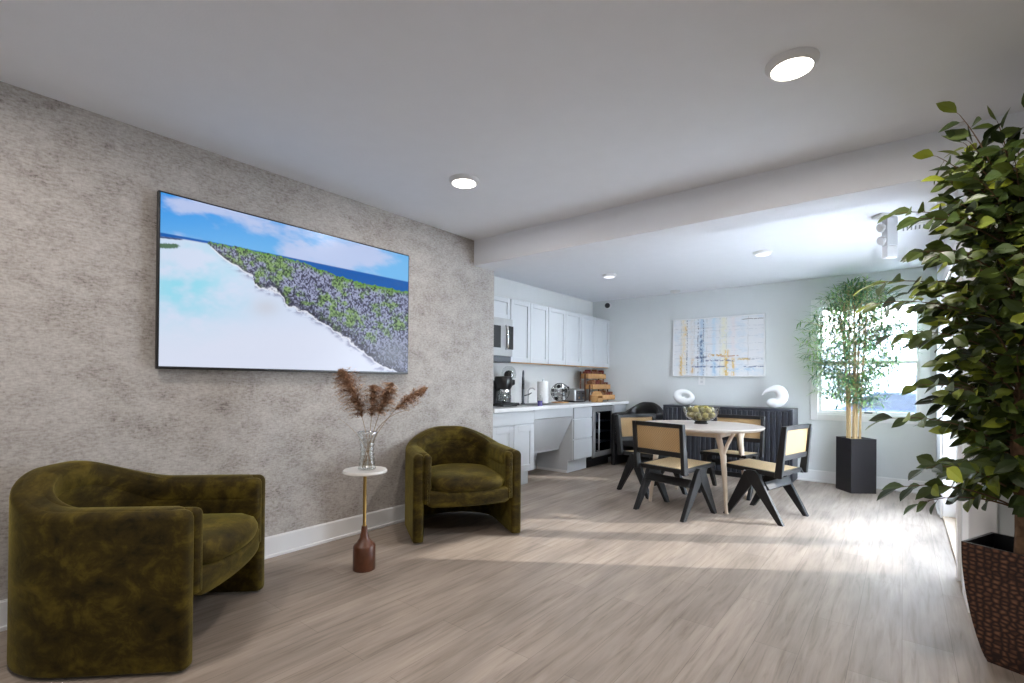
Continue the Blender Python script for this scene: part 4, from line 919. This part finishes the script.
# ------------------------------------------------------------------ dining table and chairs
TX, TY = -1.63, 5.12
t = thing('dining_table', 'round pale wood dining table on four branching legs', 'dining table', (TX, TY, 0))
bm = new(); lathe(bm, [(0, 0.745), (0.575, 0.745), (0.592, 0.755), (0.6, 0.768), (0.597, 0.775), (0, 0.775)], 72); obj('tabletop', bm, M['tabletop'], t, True, 35)
A0 = math.radians(45)
bm = new()
for k in range(4):
    a = A0 + k * PI / 2; b_ = a + PI / 2
    p = Vector((0.40 * math.cos(a), 0.40 * math.sin(a))); q_ = Vector((0.40 * math.cos(b_), 0.40 * math.sin(b_)))
    d = (q_ - p); Ln = d.length; ang = math.atan2(d.y, d.x)
    box(bm, 0, Ln, -0.012, 0.012, 0.685, 0.745, mtx=Matrix.Translation((p.x, p.y, 0)) @ Matrix.Rotation(ang, 4, 'Z'))
obj('apron', bm, M['lightwood'], t)
for k in range(4):
    a = A0 + k * PI / 2; e = Vector((math.cos(a), math.sin(a), 0)); sd = Vector((-math.sin(a), math.cos(a), 0))
    bm = new()
    tube(bm, [e * 0.52, e * 0.49 + Vector((0, 0, 0.25)), e * 0.455 + Vector((0, 0, 0.52)), e * 0.43 - sd * 0.015 + Vector((0, 0, 0.62)), e * 0.40 - sd * 0.03 + Vector((0, 0, 0.745))], [0.017, 0.021, 0.028, 0.027, 0.028], 14)
    tube(bm, [e * 0.46 + Vector((0, 0, 0.54)), e * 0.48 + sd * 0.03 + Vector((0, 0, 0.64)), e * 0.53 + sd * 0.055 + Vector((0, 0, 0.745))], [0.018, 0.017, 0.018], 12)
    obj('leg', bm, M['lightwood'], t, True, 50)
def cane_chair(label, group):
    t = thing('cane_chair', label, 'chair', (0, 0, 0), 0, group); bw = M['blackwood']; t.scale = (1.08, 1, 1)
    for s in (-1, 1):
        x0_, x1_ = (0.235 * s - 0.018, 0.235 * s + 0.018)
        bm = new(); prism(bm, [(-0.285, 0), (-0.24, 0), (-0.02, 0.30), (0.06, 0.425), (0.045, 0.435), (-0.04, 0.435), (-0.075, 0.40)], 'x', x0_, x1_, 0.003, seg=1); obj('leg', bm, bw, t)
        bm = new(); prism(bm, [(0.20, 0), (0.245, 0), (0.06, 0.40), (0.045, 0.434), (-0.045, 0.434), (-0.01, 0.30)], 'x', x0_ - 0.001 * s, x1_ + 0.001 * s, 0.003, seg=1); obj('leg', bm, bw, t)
        y_in = 0.235 * s - (0.036 if s > 0 else 0)
        xa, xb = (0.199, 0.2175) if s > 0 else (-0.2175, -0.199)
        bm = new(); prism(bm, [(-0.255, 0.395), (0.265, 0.425), (0.28, 0.455), (0.27, 0.462), (-0.225, 0.437)], 'x', xa - 0.006, xb, 0.003, seg=1); obj('side_rail', bm, bw, t)
        bm = new(); prism(bm, [(-0.27, 0.395), (-0.205, 0.395), (-0.265, 0.84), (-0.308, 0.84)], 'x', 0.235 * s - 0.0185 + 0.001, 0.235 * s + 0.0165, 0.004, seg=1); obj('back_post', bm, bw, t)
    bm = new(); box(bm, -0.219, 0.219, -0.235, -0.20, 0.40, 0.437, 0.003, 1); box(bm, -0.219, 0.219, 0.235, 0.268, 0.428, 0.460, 0.003, 1); obj('seat_frame', bm, bw, t)
    bm = new(); prism(bm, [(-0.205, 0.430), (0.24, 0.454), (0.24, 0.462), (-0.205, 0.440)], 'x', -0.197, 0.197); obj('seat', bm, M['cane_seat'], t)
    bm = new()
    def rail(z0_, z1_):
        ya = lambda z: -0.27 - (z - 0.395) * 0.088
        prism(bm, [(ya(z0_) + 0.012, z0_), (ya(z0_) + 0.045, z0_), (ya(z1_) + 0.045, z1_), (ya(z1_) + 0.012, z1_)], 'x', -0.217, 0.217, 0.002, seg=1)
    rail(0.803, 0.84); rail(0.545, 0.59); obj('back_rail', bm, bw, t)
    ya = lambda z: -0.27 - (z - 0.395) * 0.088 + 0.028
    bm = new(); prism(bm, [(ya(0.588) - 0.004, 0.588), (ya(0.588) + 0.004, 0.588), (ya(0.806) + 0.004, 0.806), (ya(0.806) - 0.004, 0.806)], 'x', -0.217, 0.217); obj('backrest', bm, M['cane'], t)
    mx_ = Matrix.Translation((0, -0.125, 0.305)) @ Matrix.Rotation(math.radians(-35), 4, 'X')
    bm = new(); box(bm, -0.218, 0.218, -0.013, 0.013, -0.037, 0.037, 0.003, 1, mtx=mx_); obj('stretcher', bm, bw, t)
    return t
CG = 'black framed cane chairs around the dining table'
c0 = cane_chair('black cane dining chair seen squarely from behind, nearest the viewer at the table', CG)
c0.location = (-1.665, 4.56, 0); c0.rotation_euler = (0, 0, math.radians(75.4 - 90))
dup(c0, (-1.0, 4.97, 0), math.radians(167 - 90), 'black cane dining chair at the right of the table, turned left, side on')
dup(c0, (-2.14, 5.16, 0), math.radians(-25 - 90), 'black cane dining chair at the left of the table nearest the beverage cooler')
dup(c0, (-1.48, 5.70, 0), math.radians(-93 - 90), 'black cane dining chair on the far side of the table before the slatted sideboard')
# bowl of fruit
bx, by, bz = -1.66, 5.26, 0.7755
from_px = None
t = thing('glass_bowl', 'wide clear footed glass bowl in the middle of the dining table', 'bowl', (bx, by, bz))
prof = [(0.0, 0.024), (0.07, 0.026), (0.115, 0.042), (0.152, 0.075), (0.175, 0.12), (0.184, 0.172)]
bm = new(); lathe(bm, prof + [(r - 0.004, z + 0.001) for r, z in prof[::-1][:-1]] + [(0, 0.035)], 48); obj('bowl_body', bm, M['smoke'], t, True, 60)
bm = new(); lathe(bm, [(0, 0), (0.07, 0), (0.072, 0.004), (0.06, 0.015), (0.062, 0.029), (0, 0.029)], 40); obj('foot', bm, M['plastic'], t, True, 40)
fm = [mat('green_yellow_fruit', (150, 138, 66), 0.6, var=0.25, vscale=60, bump=0.5, bscale=80), mat('olive_fruit', (116, 112, 50), 0.6, var=0.25, vscale=60, bump=0.5, bscale=80)]
me_cache = []
for m_ in fm:
    bm = new(); bmesh.ops.create_icosphere(bm, subdivisions=3, radius=0.031)
    for v in bm.verts: v.co *= 1 + 0.07 * noise.noise(v.co * 60)
    o = obj('artichoke_ball', bm, m_, None, True); me_cache.append(o.data); bpy.data.objects.remove(o)
k = 0
for ring, (rr, z, n) in enumerate(((0.0, 0.060, 1), (0.063, 0.063, 6), (0.112, 0.092, 10), (0.050, 0.112, 5), (0.105, 0.145, 10), (0.05, 0.160, 5))):
    for i in range(n):
        a = 2 * PI * i / n + ring * 0.5
        o = bpy.data.objects.new('decor_ball', me_cache[(k * 7 + ring) % 2]); COL.objects.link(o); k += 1
        o.location = (bx + rr * math.cos(a), by + rr * math.sin(a), bz + z); o.rotation_euler = (rnd.random() * 6, rnd.random() * 6, 0)
        tag(o, 'yellow-green decorative ball piled in the glass bowl on the dining table', 'decor ball', 'balls in the glass bowl')

# ------------------------------------------------------------------ sideboard with sculptures
sx_l, sx_r, syf, syb, sz = -2.62, -1.03, 6.66, 7.03, 0.895
t = thing('sideboard', 'long dark fluted sideboard against the back wall behind the dining table', 'sideboard', (sx_l, syf, 0)); L = sx_r - sx_l; dp_ = syb - syf
obj('top', B_(0, L, -0.0, dp_, sz - 0.03, sz, 0.002), M['navy'], t)
obj('side_panel', B_(0, 0.03, 0, dp_, 0.02, sz - 0.03), M['navy'], t); obj('side_panel', B_(L - 0.03, L, 0, dp_, 0.02, sz - 0.03), M['navy'], t)
obj('back_panel', B_(0.03, L - 0.03, dp_ - 0.02, dp_, 0.05, sz - 0.03), M['navy'], t); obj('plinth', B_(0.03, L - 0.03, 0.03, dp_ - 0.02, 0, 0.06), M['black'], t)
nd = 4
for k in range(nd):
    a = 0.032 + (L - 0.064) * k / nd; b_ = 0.032 + (L - 0.064) * (k + 1) / nd - 0.004
    bm = new(); box(bm, a, b_, 0.022, 0.034, 0.065, sz - 0.034)
    n = 6; w = (b_ - a) / n
    for i in range(n): box(bm, a + i * w + 0.002, a + i * w + w * 0.62, 0.002, 0.022, 0.066, sz - 0.035, 0.003, 1)
    obj('fluted_door', bm, M['navy'], t)
# left sculpture: pebble ring
def ring_sculpt(name, label, loc, R_, r1, r2, tilt, rz):
    t = thing(name, label, 'sculpture', loc, rz)
    return t
t = thing('ring_sculpture', 'white pebble-like ring sculpture with an off-centre hole on the left of the sideboard', 'sculpture', (-2.37, 6.80, sz), 0.15)
bm = new(); g = bmesh.new(); nu_, nv2 = 48, 24; rings = []
for i in range(nu_):
    a = 2 * PI * i / nu_; rr = 0.048 + 0.016 * math.cos(a + PI / 2 + 0.5); cx_ = 0.098 * math.cos(a); cz_ = 0.062 * math.sin(a); ln = math.hypot(cx_, cz_); ux, uz = cx_ / ln, cz_ / ln
    rings.append([g.verts.new((cx_ + ux * rr * math.cos(b), rr * 1.25 * math.sin(b), cz_ + uz * rr * math.cos(b))) for b in [2 * PI * j / nv2 for j in range(nv2)]])
for i in range(nu_):
    for j in range(nv2): g.faces.new((rings[i][j], rings[(i + 1) % nu_][j], rings[(i + 1) % nu_][(j + 1) % nv2], rings[i][(j + 1) % nv2]))
bmesh.ops.recalc_face_normals(g, faces=g.faces); bmesh.ops.rotate(g, cent=(0, 0, 0), matrix=Matrix.Rotation(math.radians(14), 3, 'Y'), verts=g.verts)
zmin = min(v.co.z for v in g.verts); bmesh.ops.translate(g, vec=(0, 0, -zmin - 0.002), verts=g.verts); join(bm, g); obj('ring', bm, M['ceramic'], t, True)
# right sculpture: open curl
t = thing('curl_sculpture', 'larger white curled open-ring sculpture on the right of the sideboard', 'sculpture', (-1.255, 6.80, sz), 0.0)
bm = new(); pts, rad = [], []
for k in range(41):
    u = k / 40; a = math.radians(175 - 265 * u)   # from the pointed tip at upper left, clockwise over the top to the base
    R0 = 0.085
    pts.append((R0 * 1.02 * math.cos(a) - 0.05 * max(0, 0.25 - u) / 0.25, 0.02 * math.sin(u * 3), 0.165 + 0.09 * math.sin(a))); rad.append(0.004 + 0.060 * min(1, (u * 2.1)) ** 0.9)
pts = [p for p in pts]
tube(bm, pts, rad, 20); 
zmin = min(v.co.z for v in bm.verts); bmesh.ops.translate(bm, vec=(0, 0, -zmin - 0.001), verts=bm.verts)
obj('curl', bm, M['ceramic'], t, True, 70)
bm = new(); bmesh.ops.create_uvsphere(bm, u_segments=28, v_segments=16, radius=1); bmesh.ops.scale(bm, vec=(0.088, 0.065, 0.062), verts=bm.verts); bmesh.ops.translate(bm, vec=(0.0, 0, 0.066), verts=bm.verts); obj('base', bm, M['ceramic'], t, True)

# ------------------------------------------------------------------ bamboo in a square planter
t = thing('square_planter', 'tall dark brown square planter in front of the back window wall', 'planter', (-0.417, 6.742, 0), math.radians(-53.3))
hw = 0.135; H = 0.60
bm = new()
for (a, b, c_, d) in ((-hw, hw, -hw, -hw + .012), (-hw, hw, hw - .012, hw), (-hw, -hw + .012, -hw + .012, hw - .012), (hw - .012, hw, -hw + .012, hw - .012)): box(bm, a, b, c_, d, 0, H)
box(bm, -hw + .012, hw - .012, -hw + .012, hw - .012, 0, 0.02); obj('pot_wall', bm, M['planter'], t)
obj('fill', B_(-hw + .012, hw - .012, -hw + .012, hw - .012, 0.02, H - 0.02), M['soil'], t)
def leaf_strip(verts, faces, cols, p, d, n, ln, wd, col, droop=0.3, prof=(0.0, 0.75, 1.0, 0.7, 0.0), fold=0.25):
    d = d.normalized(); s = d.cross(n)
    if s.length < 1e-3: s = d.cross(Vector((1, 0, 0)))
    s.normalize(); up = s.cross(d); cur = p.copy(); k = len(prof) - 1; n0 = len(verts); dd = d.copy(); idx = []
    for i, w in enumerate(prof):
        if w == 0: verts.append(tuple(cur)); cols.append(col); idx.append((len(verts) - 1,))
        else:
            a = cur - s * wd * w / 2 + up * wd * w * fold; b = cur + s * wd * w / 2 + up * wd * w * fold
            verts += [tuple(a), tuple(cur), tuple(b)]; cols += [col] * 3; j = len(verts); idx.append((j - 3, j - 2, j - 1))
        cur = cur + dd * ln / k; dd = (dd - Vector((0, 0, droop / k))).normalized()
    for A, B in zip(idx, idx[1:]):
        if len(A) == 1: faces.append((A[0], B[1], B[0])); faces.append((A[0], B[2], B[1]))
        elif len(B) == 1: faces.append((A[0], A[1], B[0])); faces.append((A[1], A[2], B[0]))
        else: faces.append((A[0], A[1], B[1], B[0])); faces.append((A[1], A[2], B[2], B[1]))
bp_ = thing('bamboo_plant', 'tall artificial bamboo with pale canes rising from the dark square planter', 'plant', (-0.44, 6.74, 0.58))
r = random.Random(21); bv, bf, bc = [], [], []; twb = new()
canes = [(-0.055, 0.0, -0.04, 1.55), (-0.03, -0.03, -0.02, 1.72), (0.0, 0.02, 0.0, 1.70), (0.03, -0.02, 0.03, 1.6), (0.06, 0.01, 0.05, 1.3), (0.012, -0.04, 0.01, 1.2), (-0.04, 0.03, -0.08, 1.35)]
for cx, cy, lean, h in canes:
    pts = [Vector((cx + lean * (k / 10) ** 1.6, cy + 0.25 * lean * k / 10, h * k / 10)) for k in range(11)]
    bm = new(); tube(bm, pts, [0.0125 - 0.0055 * k / 10 for k in range(11)], 10)
    for k in range(1, 10): tube(bm, [pts[k] - Vector((0, 0, 0.004)), pts[k] + Vector((0, 0, 0.004))], 0.0145 - 0.0055 * k / 10, 10)
    obj('cane', bm, M['cane_stem'], bp_, True, 50)
def bR(z): return float(np.interp(z, [0.88, 1.0, 1.2, 1.4, 1.6, 1.85, 2.05, 2.2, 2.36], [0.12, 0.30, 0.38, 0.40, 0.46, 0.48, 0.42, 0.30, 0.08]))
for i in range(480):
    z = 0.95 + 1.40 * (r.random() ** 0.85); cx, cy, lean, h = r.choice(canes)
    zl = min(z - 0.58, h); base = Vector((cx + lean * (zl / h) ** 1.6, cy + 0.25 * lean * zl / h, zl * 0.97))
    a = r.random() * 2 * PI; R_ = 1.2 * bR(z) * (0.5 + 0.5 * r.random() ** 0.6)
    tip = Vector((math.cos(a) * R_ + 0.0, max(-0.34, min(0.13, math.sin(a) * R_)), z - 0.58 + 0.03)); base.z = max(0.25, base.z - 0.10)
    mid = (base + tip) / 2 + Vector((0, 0, 0.05)); tw = [base * (1 - s) ** 2 + mid * 2 * s * (1 - s) + tip * s * s for s in [k / 6 for k in range(7)]]
    tube(twb, tw, [0.0022, 0.002, 0.0018, 0.0015, 0.0013, 0.001, 0.0008], 4)
    for k in range(13):
        s = 0.35 + 0.65 * (k / 12); j = min(5, int(s * 6)); p = tw[j] + (tw[j + 1] - tw[j]) * (s * 6 - j)
        out = Vector((tip.x - base.x, tip.y - base.y, 0)); out = out.normalized() if out.length > 0.01 else Vector((1, 0, 0))
        d = out * r.uniform(0.2, 1.0) + Vector((r.uniform(-.8, .8), r.uniform(-.8, .8), r.uniform(-0.5, 0.6)))
        cc = r.choice(((88, 128, 84), (112, 152, 100), (142, 178, 104), (74, 112, 80), (168, 194, 128), (98, 138, 110)))
        leaf_strip(bv, bf, bc, p, d, Vector((0, 0, 1)), r.uniform(0.08, 0.135), r.uniform(0.013, 0.019), lin(cc), 0.6, (0.0, 1.0, 0.7, 0.0), 0.15)
obj('twigs', twb, M['cane_stem'], bp_)
colored_mesh('foliage', bv, bf, np.array(bc), M['bleaf'], bp_)

# ------------------------------------------------------------------ ficus tree in a crocodile pot
pc = Vector((0.465, 3.04, 0)); pr = math.radians(-24)
t = thing('patterned_pot', 'brown crocodile-embossed tapered pot at the right edge holding the leafy tree', 'pot', tuple(pc), pr)
H = 0.50; bm = new(); g = bmesh.new(); rings = []
hx = 0.215; hy = 0.155
def prf(u): return 0.60 + 0.40 * math.sin(PI / 2 * min(1, u)) ** 0.75     # half-size factor, bottom to top
lv = [0, 0.04, 0.1, 0.2, 0.3, 0.4, 0.5, 0.6, 0.7, 0.8, 0.9, 1.0]
for u in lv:
    f = prf(u); rings.append([g.verts.new((x * hx * f, y * hy * (0.75 + 0.25 * f), H * u)) for x, y in ((-1, -1), (-0.33, -1.0), (0.33, -1.0), (1, -1), (1, 1), (-1, 1))])
for u in lv[::-1][:7]:
    f = prf(u); rings.append([g.verts.new((x * (hx * f - 0.012), y * (hy * (0.75 + 0.25 * f) - 0.012), H * u)) for x, y in ((-1, -1), (-0.33, -1), (0.33, -1), (1, -1), (1, 1), (-1, 1))])
mi = len(lv)
for q, (A, B) in enumerate(zip(rings, rings[1:])):
    for k in range(6):
        f_ = g.faces.new((A[k], A[(k + 1) % 6], B[(k + 1) % 6], B[k]))
        if q >= mi - 1: f_.material_index = 1
g.faces.new(rings[0]); 
f_ = g.faces.new(rings[-1]); f_.material_index = 1
bmesh.ops.recalc_face_normals(g, faces=g.faces); join(bm, g); obj('pot_wall', bm, [M['croc'], M['black']], t)
fz = H * 0.62; ff = prf(0.62)
obj('soil', B_(-hx * ff + .014, hx * ff - .014, -hy * .97 + .016, hy * .97 - .016, H * 0.5 + 0.002, fz), M['soil_dark'], t)
ft = thing('ficus_tree', 'bushy artificial ficus tree with dark and lime leaves at the right edge', 'tree', (pc.x - 0.06, pc.y - 0.01, fz))
r = random.Random(5)
tb = Vector((0, 0, 0))
bm = new(); tk = [Vector((0.012 * math.sin(k * 0.9), 0.01 * math.cos(k * 0.7), 0.0 + 1.55 * k / 12)) for k in range(13)]
tube(bm, tk, [0.040 - 0.0020 * k for k in range(13)], 12)
for v in bm.verts: v.co += Vector((1, 1, 0)) * 0.004 * noise.noise(v.co * 25)
obj('trunk', bm, M['bark'], ft, True)
def fR(z): return float(np.interp(z, [0.62, 0.75, 0.95, 1.15, 1.35, 1.6, 1.8, 1.95, 2.1, 2.25, 2.38], [0.22, 0.34, 0.42, 0.46, 0.54, 0.62, 0.60, 0.54, 0.46, 0.38, 0.12]))
fv, ff_, fc = [], [], []; twb = new(); z_off = fz
GR = ((66, 80, 32), (52, 66, 30), (82, 98, 38), (38, 50, 26), (104, 118, 46), (66, 84, 38), (158, 168, 56), (124, 136, 52))
GW = (4, 4, 5, 3, 4, 4, 1.6, 3)
FW = (0.0, 0.62, 1.0, 0.92, 0.55, 0.0)
def spray(base, tip, nl, lo=0.25, lsc=1.0):
    mid = (base + tip) / 2 + Vector((0, 0, 0.10 * (tip - base).length / 0.5))
    n = 10; tw = [base * (1 - s) ** 2 + mid * 2 * s * (1 - s) + tip * s * s for s in [k / n for k in range(n + 1)]]
    tube(twb, tw, [0.0045 - 0.0032 * k / n for k in range(n + 1)], 5)
    for k in range(nl):
        s = lo + (1 - lo) * (k / (nl - 1)); j = min(n - 1, int(s * n)); p = tw[j] + (tw[j + 1] - tw[j]) * (s * n - j); tg = (tw[j + 1] - tw[j]).normalized()
        sd = tg.cross(Vector((0, 0, 1))).normalized() * (1 if k % 2 else -1)
        d = sd * r.uniform(0.5, 1.1) + tg * r.uniform(0.3, 1.0) + Vector((r.uniform(-.35, .35), r.uniform(-.35, .35), r.uniform(-0.75, 0.35)))
        if k == nl - 1: d = tg + Vector((0, 0, -0.3))
        nrm = (Vector((tip.x, tip.y, 0)).normalized() * r.uniform(0.6, 1.8) + Vector((r.uniform(-0.7, 0.7), r.uniform(-0.7, 0.7), 0.6))).normalized(); c_ = r.choices(GR, GW)[0]
        p2 = p + d.normalized() * 0.014
        tube(twb, [p, p2], 0.0011, 3, False)
        leaf_strip(fv, ff_, fc, p2, d, nrm, r.uniform(0.074, 0.106) * lsc, r.uniform(0.042, 0.056) * lsc, lin(c_), 0.55, FW, 0.12)
for i in range(165):
    z = 0.70 + 1.62 * ((i + 0.5) / 165) ** 0.85; a = i * 2.399963
    R_ = 0.64 * fR(z) * (0.4 + 0.6 * r.random() ** 0.5)
    tip = Vector((math.cos(a) * R_, math.sin(a) * R_, z - z_off + r.uniform(-0.05, 0.05)))
    tip.y = min(tip.y, 0.36)
    bz_ = min(1.52, max(0.42, (z - z_off) * 0.92 - 0.12)); base = tk[min(12, int(bz_ / 1.55 * 12))].copy(); base.z = bz_
    if z > 2.0: base = Vector((0, 0, 1.5))
    spray(base, tip, r.randint(12, 17), 0.22)
# the sprays that reach out on the room side
LV = -RV
for u, z, n in ((0.34, 2.36, 9), (0.36, 2.22, 9), (0.55, 1.90, 11), (0.50, 1.98, 10), (0.64, 1.56, 13), (0.60, 1.66, 12), (0.62, 1.42, 12), (0.52, 1.2, 11), (0.58, 1.05, 11), (0.54, 0.86, 12), (0.50, 0.74, 11), (0.42, 0.68, 9), (0.56, 1.75, 11)):
    tip = LV * (u - 0.04) + FV * r.uniform(-0.12, 0.12) + Vector((0, 0, z - z_off)); base = Vector((0, 0, min(1.5, max(0.35, (z - z_off) - 0.15))))
    spray(base, tip, n, 0.35)
obj('branches', twb, M['twig'], ft)
colored_mesh('foliage', fv, ff_, np.array(fc), M['leaf'], ft, smooth=False)
# bead garland on the tree
gp = [ft.location + LV * 0.05 - FV * 0.40 + RV * (0.015 * math.sin(k * 1.3)) + Vector((0, 0, 1.12 - 0.056 * k)) for k in range(16)]
gl = thing('bead_garland', 'thin white string with small red beads hanging in the leafy tree', 'garland', tuple(gp[-1]))
bm = new(); tube(bm, [p - gp[-1] for p in gp], 0.0018, 5); obj('string', bm, M['wire'], gl, True)
for k in (1, 4, 8, 11):
    bm = new(); bmesh.ops.create_icosphere(bm, subdivisions=2, radius=0.008); bmesh.ops.translate(bm, vec=gp[k] - gp[-1], verts=bm.verts); obj('bead', bm, M['red'], gl, True)
